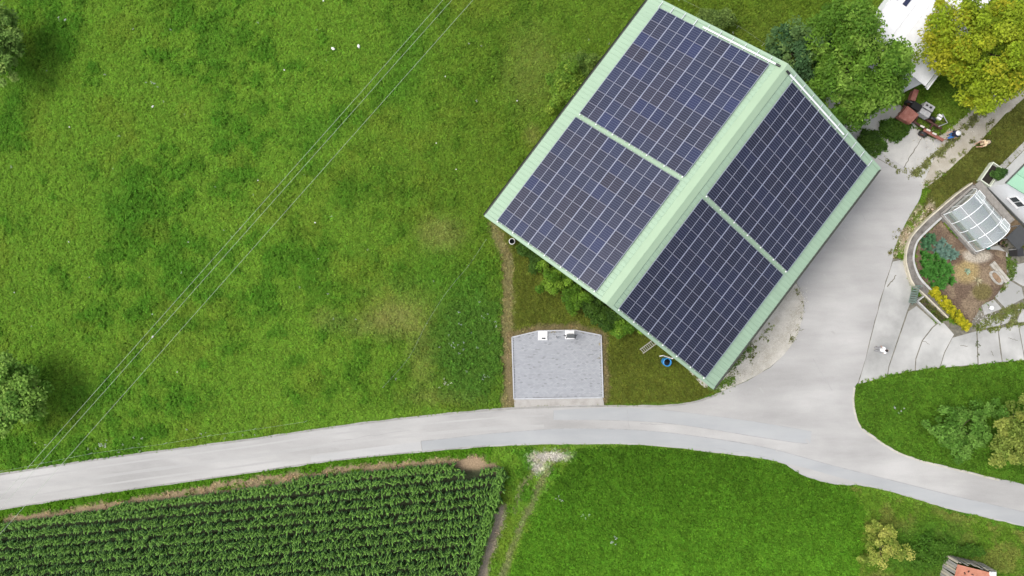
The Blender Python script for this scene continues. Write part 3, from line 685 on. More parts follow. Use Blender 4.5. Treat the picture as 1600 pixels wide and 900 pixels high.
YB = [(.18, .26, .04), (.33, .38, .07), (.46, .46, .11)]
tree('walnut_tree', 'large mid green broadleaf tree between the barn and the white roof', 'tree', G(1279, 140), 7.4, 3.35, 4.5, 2.6, 240, 150, .115, GR, 11, .66, trunk=.24, lob=.34, shell=.55, limbs=12)
tree('conifer_tree', 'dark blue green tree touching the barn roof corner', 'tree', G(1213, 107), 6.0, 1.95, 1.75, 2.4, 90, 110, .11, GD, 12, .5, trunk=.16)
tree('maple_tree', 'big yellow green tree turning autumn gold beside the gravel track', 'tree', G(1474, 108), 7.2, 4.4, 3.4, 2.6, 250, 150, .11, YL, 13, .68, trunk=.24, lob=.34, shell=.5, limbs=12)
tree('plum_tree', 'rounded green tree cut by the left edge, above the lane', 'tree', G(58, 606), 4.2, 2.4, 2.6, 1.7, 120, 120, .12, GP, 14, .55, trunk=.14, limbs=9)
tree('apple_tree', 'pale grey green tree at the top left corner of the meadow', 'tree', G(30, 84), 4.2, 2.2, 2.4, 1.7, 100, 110, .12, [(.13, .24, .045), (.20, .33, .07), (.30, .42, .10)], 15, .5, trunk=.14)
EB = [(.085, .18, .018), (.15, .27, .028), (.25, .36, .045)]
tree('elder_bush', 'bright green bush growing out from under the barn eave', 'shrub', G(889, 150), 2.5, 1.75, 1.55, 1.2, 85, 120, .09, EB, 16, .46, lean=(-.1, .1), trunk=.08, shell=.4, limbs=5, lob=.5)
tree('elder_bush', 'mid green bush under the barn eave, above the bright one', 'shrub', G(914, 112), 1.9, 1.45, 1.25, .9, 60, 110, .085, [(.07, .14, .02), (.125, .21, .035), (.19, .28, .05)], 17, .42, trunk=.05, shell=.3, limbs=4, lob=.5)
HZ = [(.075, .17, .016), (.14, .27, .024), (.22, .36, .04)]; HD = [(.04, .09, .014), (.075, .15, .02)]
for x, y, h_, a_, b_, pal, lb in ((868, 436, 2.2, 1.35, 1.05, HZ, 'bright green shrub against the barn gable above the paved bay'), (893, 462, 1.9, 1.15, .95, HZ, 'leafy green shrub at the gable foot, right beside the brightest one'),
        (918, 474, 1.5, 1.0, .75, HD, 'dark green shrub under the barn gable above the charging station'), (945, 494, 1.3, 1.15, .7, HD, 'low dark shrub at the gable foot, upper right of the paved bay'),
        (972, 511, 1.1, 1.0, .6, HZ, 'small bright shrub at the gable foot left of the ladder'), (846, 408, 1.1, .85, .55, HD, 'low dark shrub at the gable foot between the white barrel and brightest shrub'),
        (825, 391, .8, .6, .4, HD, 'smallest dark shrub at the gable, next to the white barrel')):
    tree('hazel_shrub', lb, 'shrub', G(x, y), h_, a_, b_, h_ * .5, int(34 * a_ * 1.3), 110, .088, pal, int(x), .36, trunk=.05, shell=.3, limbs=4, lob=.55)
tree('willow_shrub', 'soft pale green shrub behind the upper barn gable', 'shrub', G(1108, 42), 1.9, 1.5, .75, .8, 42, 100, .09, [(.10, .17, .035), (.18, .26, .06)], 22, .4, trunk=.05, shell=.3, limbs=4)
tree('ash_sapling', 'loose mid green bush on the grassy island by the road fork', 'shrub', G(1486, 664), 2.3, 2.7, 2.0, 1.3, 90, 90, .11, [(.075, .18, .022), (.125, .26, .04), (.18, .33, .06)], 23, .42, trunk=.07, shell=.35, lob=.5, limbs=6)
tree('ash_sapling', 'yellow green tree cut by the right edge on the grassy island', 'tree', G(1566, 672), 3.6, 1.9, 2.6, 1.6, 100, 100, .11, [(.13, .20, .03), (.22, .29, .055), (.30, .34, .07)], 24, .48, trunk=.1, lob=.4)
tree('privet_bush', 'yellowing bush in the grass left of the plank shed', 'shrub', G(1367, 845), 1.9, 1.45, 1.7, 1.0, 46, 80, .085, YB, 25, .4, trunk=.06, shell=.35, lob=.45, limbs=5)
tree('bramble_shrub', 'dark green low shrub left of the plank shed', 'shrub', G(1448, 858), .6, 1.8, 1.2, .3, 40, 90, .085, [(.06, .15, .014), (.105, .22, .024)], 26, .4, trunk=.04, shell=.3, limbs=3)
tree('bramble_shrub', 'green weed clump between the old machine and the barn corner', 'shrub', G(1392, 203), .7, 1.1, .62, .35, 30, 90, .09, [(.05, .115, .014), (.08, .15, .02)], 27, .34, trunk=.03, shell=.2, limbs=2)
tree('bramble_shrub', 'green weed clump on the concrete at the barn corner', 'shrub', G(1356, 222), .6, 1.0, .75, .3, 28, 90, .09, [(.045, .10, .014), (.075, .14, .02)], 28, .32, trunk=.03, shell=.2, limbs=2)
tree('currant_bush', 'small dark bush between plank shed and lane grass', 'shrub', G(1512, 858), .7, 1.5, .45, .35, 26, 90, .08, [(.05, .13, .014), (.09, .19, .02)], 29, .3, trunk=.03, shell=.2, limbs=2)

# ------------------------------------------------------------------ scattering (point clouds with instances)
def scatter(name, pts, rot, scl, col, var, sources, label, parent=None):
    me = bpy.data.meshes.new(name); n = len(pts)
    me.vertices.add(n); me.vertices.foreach_set('co', np.asarray(pts, np.float32).ravel())
    def at(nm, t, arr, prop):
        a = me.attributes.new(nm, t, 'POINT'); a.data.foreach_set(prop, np.asarray(arr, np.float32).ravel() if t != 'INT' else np.asarray(arr, np.int32))
    at('rot', 'FLOAT_VECTOR', rot, 'vector'); at('scl', 'FLOAT_VECTOR', scl, 'vector'); at('var', 'INT', var, 'value')
    c4 = np.ones((n, 4), np.float32); c4[:, :3] = col; at('tcol', 'FLOAT_COLOR', c4, 'color')
    o = obj(name, me, parent=parent); tag(o, label, kind='stuff')
    nt = bpy.data.node_groups.new(name, 'GeometryNodeTree')
    nt.interface.new_socket('Geometry', in_out='INPUT', socket_type='NodeSocketGeometry'); nt.interface.new_socket('Geometry', in_out='OUTPUT', socket_type='NodeSocketGeometry')
    N = nt.nodes; L = nt.links; gi = N.new('NodeGroupInput'); go = N.new('NodeGroupOutput')
    jn = N.new('GeometryNodeJoinGeometry')
    m2p = N.new('GeometryNodeMeshToPoints'); L.new(gi.outputs[0], m2p.inputs[0])
    def na(nm, t):
        x = N.new('GeometryNodeInputNamedAttribute'); x.data_type = t; x.inputs[0].default_value = nm; return x.outputs[0]
    ro, sc, va = na('rot', 'FLOAT_VECTOR'), na('scl', 'FLOAT_VECTOR'), na('var', 'INT')
    e2r = N.new('FunctionNodeEulerToRotation'); L.new(ro, e2r.inputs[0])
    for i, s in enumerate(sources):
        oi = N.new('GeometryNodeObjectInfo'); oi.inputs['Object'].default_value = s; oi.inputs['As Instance'].default_value = True
        cp = N.new('FunctionNodeCompare'); cp.data_type = 'INT'; cp.operation = 'EQUAL'
        ia = [k for k in cp.inputs if k.enabled or k.type == 'INT']; ints = [k for k in cp.inputs if k.type == 'INT']
        L.new(va, ints[0]); ints[1].default_value = i
        ip = N.new('GeometryNodeInstanceOnPoints')
        L.new(m2p.outputs[0], ip.inputs['Points']); L.new(cp.outputs[0], ip.inputs['Selection']); L.new(oi.outputs['Geometry'], ip.inputs['Instance'])
        L.new(e2r.outputs[0], ip.inputs['Rotation']); L.new(sc, ip.inputs['Scale']); L.new(ip.outputs[0], jn.inputs[0])
    L.new(jn.outputs[0], go.inputs[0])
    md = o.modifiers.new('scatter', 'NODES'); md.node_group = nt
    return o
def source(name, me):
    return bpy.data.objects.new(name, me)
def blade_tuft(seed, n=13, h=.115, spread=.165, w=.014):
    g = random.Random(seed); b = MB()
    for k in range(n):
        a = g.uniform(0, 6.283); d = Vector((math.cos(a), math.sin(a), 0)); s = Vector((-d.y, d.x, 0))
        r0 = g.uniform(0, .06); hh = h * g.uniform(.6, 1.25); out = spread * g.uniform(.5, 1.5); ww = w * g.uniform(.7, 1.3)
        p0 = d * r0; p1 = d * (r0 + out * .4) + Vector((0, 0, hh * .75)); p2 = d * (r0 + out) + Vector((0, 0, hh * g.uniform(.6, 1.0)))
        b.add([p0 - s * ww, p0 + s * ww, p1 + s * ww, p1 - s * ww, p2], [(0, 1, 2, 3), (3, 2, 4)])
    return b.mesh('grass_tuft', [m_tuft])
def broad_tuft(seed, n=12, h=.10, spread=.15, size=.058):
    g = random.Random(seed); b = MB()
    for k in range(n):
        a = g.uniform(0, 6.283); r = spread * math.sqrt(g.random()); c = Vector((r * math.cos(a), r * math.sin(a), h * g.uniform(.5, 1.3)))
        nv = Vector((g.uniform(-.5, .5), g.uniform(-.5, .5), 1)).normalized(); x = nv.cross(Vector((math.cos(a * 3), math.sin(a * 3), 0))).normalized(); y = nv.cross(x); s = size * g.uniform(.6, 1.4)
        b.add([c - x * s, c + y * s * .6 - nv * s * .15, c + x * s, c - y * s * .6 - nv * s * .15], [(0, 1, 2, 3)])
    return b.mesh('clover_tuft', [m_tuft])
SRC = [source('grass_tuft', blade_tuft(i)) for i in range(3)] + [source('clover_tuft', broad_tuft(10 + i)) for i in range(3)]

FOOT = [(BC + U * (sx * (BW / 2 - .6)) + Vv * (sy * (BL / 2 - .65))) for sx, sy in ((-1, -1), (1, -1), (1, 1), (-1, 1))]
FOOT = [(800 + p.x / S, 450 - p.y / S) for p in FOOT]
def grass_points(n, seed, jitter=3.0):
    g = np.random.default_rng(seed)
    X = g.uniform(-60, 1660, n); Y = g.uniform(-50, 950, n)
    jx = X + jitter * (g.random(n) - .5); jy = Y + jitter * (g.random(n) - .5)
    hard = np.zeros(n, bool)
    for p in [ROAD, PAD, PADFRONT, APRON, CONC_T, TRACK, FOOT, HGREEN]: hard |= inpoly(jx, jy, p)
    yardp = [(1326, 602), (1382, 404), (1413, 404), (1424, 447), (1462, 505), (1482, 500), (1512, 516), (1533, 478), (1552, 470), (1575, 436), (1574, 396), (1545, 380), (1575, 375), (1620, 405), (1720, 400), (1720, 548), (1600, 563), (1530, 570), (1430, 579), (1386, 588)]
    hard |= inpoly(jx, jy, yardp)
    c, d, h, b = zone(X, Y)
    keep = (~hard) & (g.random(n) < d)
    return X[keep], Y[keep], c[keep], h[keep], b[keep], g
X, Y, c, h, b, g = grass_points(165000, 101)
# sward creeping into joints, gravel, track centre and weedy corners
def extra(poly_or_line, n, w, col, hh, seed, thr=0.0, line=True):
    g2 = np.random.default_rng(seed)
    if line:
        p = np.array(cr(poly_or_line, 8)); i = g2.integers(0, len(p) - 1, n); t = g2.random(n)[:, None]
        q = p[i] * (1 - t) + p[i + 1] * t + g2.normal(size=(n, 2)) * w
    else:
        a = np.array(poly_or_line); q = np.stack([g2.uniform(a[:, 0].min(), a[:, 0].max(), n), g2.uniform(a[:, 1].min(), a[:, 1].max(), n)], 1)
        q = q[inpoly(q[:, 0], q[:, 1], poly_or_line)]
    k = fbm(q[:, 0] / 7, q[:, 1] / 7, seed, 3) > thr; q = q[k]; m = len(q)
    return q[:, 0], q[:, 1], np.array(col)[None] * (.7 + .6 * g2.random(m))[:, None], np.full(m, hh), np.full(m, .5)
GRN = (.12, .13, .045)
EX = [extra([(1408, 268), (1428, 272), (1455, 250), (1500, 207), (1545, 165), (1590, 125)], 1100, 3.0, GRN, .5, 201, .42),
      extra([(1438, 292), (1470, 268), (1520, 222), (1560, 178)], 120, 2.0, GRN, .5, 202, .5),
      extra([(1240, 437), (1254, 470), (1250, 505), (1234, 538)], 110, 2.2, (.10, .11, .035), .5, 203, .47),
      extra([(1205, 500), (1180, 540), (1150, 575), (1120, 600)], 150, 9, (.10, .12, .035), .55, 204, .47),
      extra([(1140, 570), (1150, 560), (1165, 545)], 80, 5, (.07, .12, .025), .8, 205, .42),
      extra([(1110, 605), (1125, 604), (1145, 595)], 140, 5, (.08, .13, .025), .7, 206, .4),
      extra([(1528, 512), (1550, 500), (1575, 489), (1600, 476), (1630, 466)], 520, 3.0, (.10, .12, .032), .4, 207, .40),
      extra([(1545, 516), (1575, 510), (1620, 503)], 220, 1.4, (.10, .12, .032), .35, 208, .42),
      extra([(1563, 497), (1566, 486), (1590, 478)], 60, 1.5, GRN, .5, 209),
      extra([(1575, 400), (1577, 432), (1584, 412)], 180, 3, (.07, .11, .022), .6, 210, .42),
      extra([(1590, 480), (1583, 500), (1575, 508)], 90, 1.4, GRN, .5, 211),
      extra([(1527, 520), (1528, 545), (1529, 568)], 20, .5, (.06, .075, .025), .35, 213, .5),
      extra([(1375, 190), (1412, 183), (1428, 200), (1400, 222), (1378, 216)], 500, 0, (.06, .12, .016), .8, 214, .35, False),
      extra([(1335, 200), (1380, 207), (1386, 235), (1372, 247), (1345, 238)], 420, 0, (.055, .11, .016), .8, 215, .35, False),
      extra([(1425, 170), (1480, 185), (1465, 215), (1440, 212)], 300, 0, (.075, .09, .025), .7, 216, .35, False),
      extra([(1380, 240), (1395, 256), (1402, 263)], 70, 1.8, GRN, .5, 217, .4),
      extra([(1395, 405), (1404, 375), (1428, 345), (1452, 322)], 160, 5, (.11, .11, .035), .6, 218, .45),
      extra([(803, 637), (860, 635), (940, 634)], 130, .8, (.08, .11, .025), .4, 219, .45),
      extra([(838, 705), (865, 704), (890, 703)], 60, 1.2, (.12, .14, .04), .4, 220, .4),
      extra([(1545, 475), (1570, 445), (1574, 425), (1590, 455)], 60, 1.5, GRN, .5, 221, .45),
      extra([(1534, 436), (1528, 448), (1540, 455), (1552, 444)], 200, 7, (.085, .115, .026), .5, 222, .2),
      extra([(1505, 445), (1530, 430)], 90, 9, (.16, .15, .05), .5, 223, .45)]
X = np.concatenate([X] + [e[0] for e in EX]); Y = np.concatenate([Y] + [e[1] for e in EX]); c = np.concatenate([c] + [e[2] for e in EX]); h = np.concatenate([h] + [e[3] for e in EX]); b = np.concatenate([b] + [e[4] for e in EX])
n = len(X)
pts = np.stack([(X - 800) * S, (450 - Y) * S, np.full(n, -.02)], 1)
var = np.where(g.random(n) < b, 3 + g.integers(0, 3, n), g.integers(0, 3, n))
rot = np.stack([g.normal(0, .12, n), g.normal(0, .12, n), g.uniform(0, 6.283, n)], 1)
ed = dline(X, Y, ROAD[::3] + [ROAD[0]]); sc = (.7 + .7 * g.random(n)) * (.5 + .5 * sstep(1.5, 7, ed)); scl = np.stack([sc * (.75 + .35 * h), sc * (.75 + .35 * h), sc * h], 1)
tint = 1.5 * (.76 + .48 * g.random((n, 1))) * (1 + .12 * (g.random((n, 3)) - .5))
scatter('meadow_grass', pts, rot, scl, c * tint, var, SRC, 'short green grass and clover of the meadows and verges')

# ------------------------------------------------------------------ maize field
def corn_mesh(seed, mname, m):
    g = random.Random(seed); b = MB(); H_ = 1.25 * g.uniform(.92, 1.08); one = m is m_corn_o
    b.tube([(0, 0, -.03), (.01, 0, H_ * .6), (.0, .01, H_)], [.018, .014, .006], 5, cap=False, col=(.10, .16, .04) if one else (.8, .7, .9))
    az = g.uniform(-.25, .25) + math.pi / 2; NL = 9
    for k in range(NL):
        f = k / (NL - 1); z = H_ * (.36 + .60 * f); a = az + (k % 2) * math.pi + g.uniform(-.5, .5); L_ = (.45 - .08 * abs(f - .45)) * g.uniform(.85, 1.15)
        d = Vector((math.cos(a), math.sin(a), 0)); s = Vector((-d.y, d.x, 0)); el = R(g.uniform(56, 68) + 14 * f); p = Vector((0, 0, z)); w0 = .040 * g.uniform(.85, 1.15)
        vs = []; NSEG = 5
        for q in range(NSEG + 1):
            t = q / NSEG; w = w0 * (1 - t ** 2.2) * (.7 + .9 * min(1, t * 3)) * .75
            vs += [p - s * w + Vector((0, 0, w * .3)), p + Vector((0, 0, -.004)), p + s * w + Vector((0, 0, w * .3))]
            dr = d * math.cos(el) + Vector((0, 0, math.sin(el))); p = p + dr * (L_ / NSEG); el -= R(g.uniform(28, 40)) * (.55 + t)
        fs = []
        for q in range(NSEG): o = q * 3; fs += [(o, o + 1, o + 4, o + 3), (o + 1, o + 2, o + 5, o + 4)]
        # leaf age hue, plus painted row shading: lower leaves darkened, top whorl brightened
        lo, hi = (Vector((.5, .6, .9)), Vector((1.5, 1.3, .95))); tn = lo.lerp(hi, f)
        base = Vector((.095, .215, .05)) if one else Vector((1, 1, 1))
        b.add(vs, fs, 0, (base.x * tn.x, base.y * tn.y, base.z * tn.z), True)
    return b.mesh('corn_plant', [m])
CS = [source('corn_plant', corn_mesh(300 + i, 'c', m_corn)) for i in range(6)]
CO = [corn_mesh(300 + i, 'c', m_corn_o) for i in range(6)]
gcr = np.random.default_rng(44)
corn = []; slope = -.105; rowgap = 14.6
y0 = 905 + 180
rowid = 0
for r0 in np.arange(0, 30):
    yb = 700 + rowgap * r0        # row height at map x = 800
    xs = np.arange(-70, 800, 2.5)
    xs = xs + gcr.normal(0, .8, len(xs)); t = xs - 800
    ys = yb + slope * t + -1.6e-5 * t * t + gcr.normal(0, .35, len(xs)) + 1.0 * (fbm(xs / 60, np.full(len(xs), r0 * 3.1), 9) - .5) * 2
    ok = inpoly(xs, ys, FIELD) & (ys < 935) & (gcr.random(len(xs)) > .03)
    # worn gaps near the road corner
    ok &= ~((np.hypot((xs - 735) / 24, (ys - 727) / 10) < 1))
    for x, y in zip(xs[ok], ys[ok]): corn.append((x, y, r0))
for x in np.arange(4, 715, 2.6):   # outermost row drilled along the field edge
    yy_ = float(np.interp(x, [p[0] for p in FIELD[1:9]], [p[1] for p in FIELD[1:9]]))
    if gcr.random() > .12: corn.append((x + gcr.normal(0, .8), yy_ + 6 + gcr.normal(0, .8), 98))
for k in range(120):   # headland rows across the east end
    t = k / 120
    for q in range(2):
        x = 787 - 58 * t - 7 * q + gcr.normal(0, 1.4); y = 735 + 200 * t + gcr.normal(0, 1.4); corn.append((x, y, 99))
corn = np.array(corn)
edge = dline(corn[:, 0], corn[:, 1], [(0, 818), (100, 800), (200, 786), (300, 771), (400, 757), (500, 743), (600, 732), (700, 724), (757, 722), (785, 728), (796, 742)])
inview = (corn[:, 0] > 4) & (corn[:, 1] < 895)
order = np.argsort(edge + 1e4 * (~inview)); single = set(order[:300].tolist())
ed_f = sstep(34, 4, edge)
cc = np.array((.095, .215, .05)) * (.75 + .5 * gcr.random((len(corn), 1))); hts = (.85 + .3 * gcr.random(len(corn))) * (1 - .35 * ed_f)
rest = np.array([i for i in range(len(corn)) if i not in single])
az = gcr.normal(0, .75, len(corn)) + .1 + (gcr.random(len(corn)) < .5) * math.pi
pts = np.stack([(corn[:, 0] - 800) * S, (450 - corn[:, 1]) * S, np.full(len(corn), -.03)], 1)
scatter('maize_crop', pts[rest], np.stack([gcr.normal(0, .06, len(rest)), gcr.normal(0, .06, len(rest)), az[rest]], 1), np.stack([np.full(len(rest), 1.0)] * 2 + [hts[rest]], 1), cc[rest], gcr.integers(0, 6, len(rest)), CS, 'dense rows of green maize in the lower left field')
for i in sorted(single):
    o = obj('corn_plant', CO[int(gcr.integers(0, 6))], loc=pts[i], rot=(gcr.normal(0, .06), gcr.normal(0, .06), az[i])); o.scale = (1, 1, hts[i])
    rr = int(corn[i, 2])
    tag(o, 'maize plant in the outermost row beside the bare soil strip and lane' if rr == 98 else 'maize plant in the cross rows at the right end of the field' if rr == 99 else 'maize plant just behind the outermost row on the lane side', 'maize plant', 'maize plants along the edge of the field')

# ------------------------------------------------------------------ small stones, flowers, stony bits
def stone_mesh(seed, m, flat=.6):
    g = random.Random(seed); bm = bmesh.new(); bmesh.ops.create_icosphere(bm, subdivisions=1, radius=1)
    for v in bm.verts: v.co *= g.uniform(.75, 1.2); v.co.z *= flat
    me = bpy.data.meshes.new('stone'); bm.to_mesh(me); bm.free(); me.materials.append(m); return me
m_stone = leafmat('stone_tint', 'tcol', 'INSTANCER', 0, .9, .1)
SS = [source('pebble', stone_mesh(i, m_stone)) for i in range(3)]
P = []; Cc = []; Sz = []
def stones(n, fn, col, s, seed):
    g2 = np.random.default_rng(seed)
    for k in range(n):
        x, y = fn(g2); P.append(((x - 800) * S, (450 - y) * S, .01)); v = .7 + .6 * g2.random(); Cc.append([q * v for q in col]); Sz.append(s * (.5 + g2.random()))
stones(500, lambda g2: (g2.normal(862, 13), g2.normal(712, 4)), (.46, .43, .37), .035, 1)
stones(160, lambda g2: (g2.normal(838, 5), g2.normal(725, 7)), (.46, .43, .37), .035, 2)
stones(700, lambda g2: (lambda t: (1255 - 105 * t * t + g2.normal(0, 5), 450 + 140 * t + g2.normal(0, 6)))(g2.random()), (.42, .40, .35), .03, 3)
stones(500, lambda g2: (lambda t: (1230 - 110 * t + g2.normal(0, 10), 440 + 150 * t + g2.normal(0, 6)))(g2.random()), (.42, .40, .35), .03, 4)
stones(500, lambda g2: (lambda t: (1420 + 160 * t + g2.normal(0, 9), 268 - 135 * t + g2.normal(0, 9)))(g2.random()), (.42, .39, .32), .028, 5)
stones(160, lambda g2: (lambda t: (1397 + 50 * t + g2.normal(0, 3), 400 - 75 * t + g2.normal(0, 4)))(g2.random()), (.42, .37, .27), .05, 6)
stones(260, lambda g2: (g2.normal(1545, 12), g2.normal(500, 6)), (.42, .41, .38), .03, 7)
stones(120, lambda g2: (g2.normal(1450, 12), g2.normal(215, 10)), (.40, .37, .31), .04, 8)
n = len(P); g2 = np.random.default_rng(9)
scatter('gravel_stones', P, np.stack([g2.uniform(0, 1, n), g2.uniform(0, 1, n), g2.uniform(0, 6.28, n)], 1), np.repeat(np.array(Sz)[:, None], 3, 1), Cc, g2.integers(0, 3, n), SS, 'loose pale gravel stones on the track and aprons')
# meadow flowers
def flower_mesh():
    b = MB(); g = random.Random(4)
    for k in range(5):
        c = Vector((g.uniform(-.09, .09), g.uniform(-.09, .09), g.uniform(.2, .32))); b.tube([(c.x * .5, c.y * .5, 0), c], .005, 3, cap=False)
        vs = [c + Vector((math.cos(t) * .035, math.sin(t) * .035, g.uniform(-.01, .01))) for t in np.linspace(0, 2 * math.pi, 6)[:-1]]; b.add(vs, [list(range(5))])
    return b.mesh('flower_sprig', [m_stone])
fp = []; fc = []
g2 = np.random.default_rng(12)
for cx, cy, sx, sy, k, cl in ((725, 520, 12, 25, 10, (.34, .38, .36)), (700, 545, 10, 15, 6, (.42, .46, .42)), (760, 490, 12, 12, 6, (.36, .40, .36)), (750, 575, 18, 22, 10, (.34, .42, .30)), (695, 600, 5, 4, 7, (.55, .58, .40)), (300, 680, 60, 6, 9, (.45, .48, .40)), (200, 700, 60, 5, 12, (.45, .48, .40)), (470, 690, 4, 3, 4, (.5, .5, .5)), (100, 32, 4, 3, 6, (.5, .52, .48)), (160, 695, 4, 6, 8, (.5, .52, .48)), (875, 780, 3, 3, 4, (.5, .55, .45)), (960, 843, 4, 3, 6, (.5, .55, .5)), (1400, 640, 4, 4, 5, (.5, .5, .5)), (910, 805, 5, 4, 4, (.4, .5, .35)), (240, 130, 8, 12, 4, (.45, .5, .45)), (880, 60, 300, 60, 14, (.4, .42, .36)), (400, 300, 350, 200, 40, (.4, .45, .36))):
    for _ in range(k): fp.append(((g2.normal(cx, sx) - 800) * S, (450 - g2.normal(cy, sy)) * S, 0)); fc.append(np.array(cl) * g2.uniform(.7, 1.1))
fp = np.array(fp); fpx = 800 + fp[:, 0] / S; fpy = 450 - fp[:, 1] / S
kp = ~(inpoly(fpx, fpy, ROAD) | inpoly(fpx, fpy, FOOT) | inpoly(fpx, fpy, LAWN)); fp = fp[kp]; fc = np.array(fc)[kp]; n = len(fp)
scatter('meadow_flowers', fp, np.stack([np.zeros(n), np.zeros(n), g2.uniform(0, 6, n)], 1), np.repeat(g2.uniform(.45, .85, (n, 1)), 3, 1), fc, np.zeros(n, int), [source('flower_sprig', flower_mesh())], 'small pale wild flowers scattered in the grass')
m_ws = mat('pale_stone', (.72, .71, .66), .8, .12, 8)
WST = [stone_mesh(40 + i, m_ws) for i in range(4)]
for x, y, s, lb in ((521, 77, .17, 'larger pale stone lying in the meadow, left of the pinkish one'), (561, 73, .16, 'larger pinkish white stone lying in the meadow near the cables'), (240, 167, .12, 'white stone in the upper left meadow beside a dark grass tuft'), (110, 199, .07, None), (506, 2, .09, None), (445, 110, .08, None), (295, 378, .09, None), (240, 526, .11, 'white stone lying on the line of the middle cable'), (239, 491, .08, None), (498, 404, .08, None), (404, 282, .07, None), (808, 158, .07, None), (682, 224, .07, None), (696, 120, .07, None), (109, 378, .06, None), (493, 348, .08, None), (24, 457, .06, None), (278, 581, .06, None), (713, 265, .06, None)):
    o = obj('field_stone', WST[int(x) % 4], loc=G(x, y, .12), rot=(0, 0, x)); o.scale = (s, s * .75, s)
    tag(o, lb or 'small pale stone lying loose in the large meadow', 'stone', 'stones scattered over the meadow')

# ------------------------------------------------------------------ overhead cables and fence wires
m_cable = plain('aluminium_cable', (.40, .46, .36), .6)
for lb, a, b_ in (('left overhead power cable crossing the meadow diagonally', (28, 748), (692, 0)), ('middle overhead power cable crossing the meadow diagonally', (42, 748), (706, 0)), ('right overhead power cable, set apart from the other two', (88, 735), (739, 0))):
    A = np.array(a, float); B = np.array(b_, float); d = B - A; path = []
    for t in np.linspace(-.35, 1.5, 25):
        q = A + d * t; z = 8.2 + .55 * (2 * (t - .55) / 1.85) ** 2 * 4 * .25; p = T(q[0], q[1], z); path.append(p)
    mb = MB(); mb.tube(path, .0095, 5, cap=False); tag(obj('overhead_cable', mb, m_cable), lb, 'cable', 'overhead cables')
def fence(name, lb, pts, z=.55, posts=True, n=5):
    root = empty(name, G(*pts[0])); tag(root, lb, 'fence'); o0 = root.location
    p = cr(pts, 5); mb = MB(); mb.tube([G(x, y, z) - o0 for x, y in p], .005, 4, cap=False); obj('wire', mb, m_cable, root)
    for x, y in pts[::1]:
        mb = MB(); q = G(x, y) - o0; mb.tube([q, q + Vector((0, 0, z + .08))], [.014, .010], 5); obj('post', mb, m_white, root)
fence('wire_fence', 'thin white wire fence along the meadow edge of the lane', [(4, 735), (70, 722), (145, 707), (210, 698), (262, 691), (330, 679), (400, 669), (480, 657)])
fence('wire_fence', 'thin wire fence running diagonally from lane to barn corner', [(600, 604), (640, 558), (668, 505), (700, 455), (733, 415), (760, 375)])
fence('wire_fence', 'thin wire along the grass behind the upper barn gable', [(1060, 2), (1105, 24), (1150, 45), (1190, 72)])

# ------------------------------------------------------------------ bay furniture: charging posts, bollard
def charger(px, py, label, full):
    root = empty('charging_station', G(px, py, .02)); tag(root, label, 'charger')
    b = MB(); b.box((0, 0, .06), (.72, .68, .12)); obj('plinth', b, m_white, root)
    if full:
        b = MB(); b.box((0, -.02, .65), (.5, .22, 1.1)); b.box((0, -.02, 1.24), (.56, .30, .08)); obj('cabinet', b, plain('charger_grey', (.075, .082, .085), .4), root)
        b = MB(); b.box((.06, -.14, .9), (.26, .03, .3)); obj('screen', b, m_dark, root)
        for s in (-1, 1):
            b = MB(); b.tube([(s * .26, -.02, 1.0), (s * .42, -.05, .9), (s * .5, -.03, .5), (s * .42, .02, .35), (s * .34, -.04, .6)], .025, 6); obj('cable', b, m_dark, root)
            b = MB(); b.tube([(s * .30, -.10, 1.05), (s * .36, -.2, .98)], .045, 6); obj('plug', b, m_dark, root)
    else:
        b = MB(); b.box((0, 0, .135), (.5, .5, .03)); obj('cover_plate', b, plain('cover_plate_grey', (.68, .69, .7), .5), root)
        b = MB(); b.box((.06, -.2, .16), (.28, .11, .04)); obj('conduit_opening', b, m_dark, root)
charger(848, 524.5, 'empty white charger plinth with small dark opening, left on the paved bay', False)
charger(890, 523, 'charging station with dark cabinet and cables on a white plinth', True)
b = MB(); b.lathe([(.09, 0), (.09, .03), (.035, .04), (.03, .75), (.04, .78), (0, .80)], n=10)
tag(obj('bollard', b, m_steel, loc=G(869, 527, .02)), 'slim grey bollard between the two charger plinths', 'bollard')

# barrels, downpipe, ladder by the gable ------------------------------------------
def barrel(name, label, px, py, r, h, m, pipe=None):
    root = empty(name, G(px, py)); tag(root, label, 'barrel')
    b = MB(); b.lathe([(0, 0), (r * .9, 0), (r * 1.0, h * .2), (r * 1.06, h * .5), (r, h * .85), (r, h), (r * .88, h), (r * .86, h * .72)], n=20); obj('shell', b, m, root)
    b = MB(); b.lathe([(0, h * .70), (r * .86, h * .70)], n=20); obj('water', b, plain('dark_water', (.006, .007, .007), .08), root)
    b = MB(); b.lathe([(r * 1.0, h - .05), (r * 1.07, h - .04), (r * 1.07, h), (r * .9, h + .01)], n=20); obj('rim', b, m, root)
barrel('rain_barrel', 'open white rain barrel at the left barn corner', 800, 378, .23, .75, plain('white_plastic', (.72, .72, .70), .45))
barrel('rain_barrel', 'bright blue open rain barrel under the downpipe at the gable', 1038.5, 564, .31, 1.0, plain('blue_plastic', (.03, .24, .55), .4))
b = MB(); p0 = T(1050.5, 560, 4.2); p1 = T(1050, 565, 1.0)
b.tube([p0 + Vector((.25, .25, .4)), p0, Vector((p0.x - .05, p0.y - .05, 1.4)), Vector((p0.x - .25, p0.y - .15, 1.15))], .055, 8)
tag(obj('downpipe', b, m_white), 'white downpipe above the blue rain barrel', 'pipe')
lad = empty('ladder', G(1002, 549)); tag(lad, 'grey ladder lying in the grass at the barn gable', 'ladder')
A = Vector((0, 0, .08)); B = G(1024, 531, .45) - lad.location; d = (B - A).normalized(); sd = Vector((-d.y, d.x, 0)).normalized()
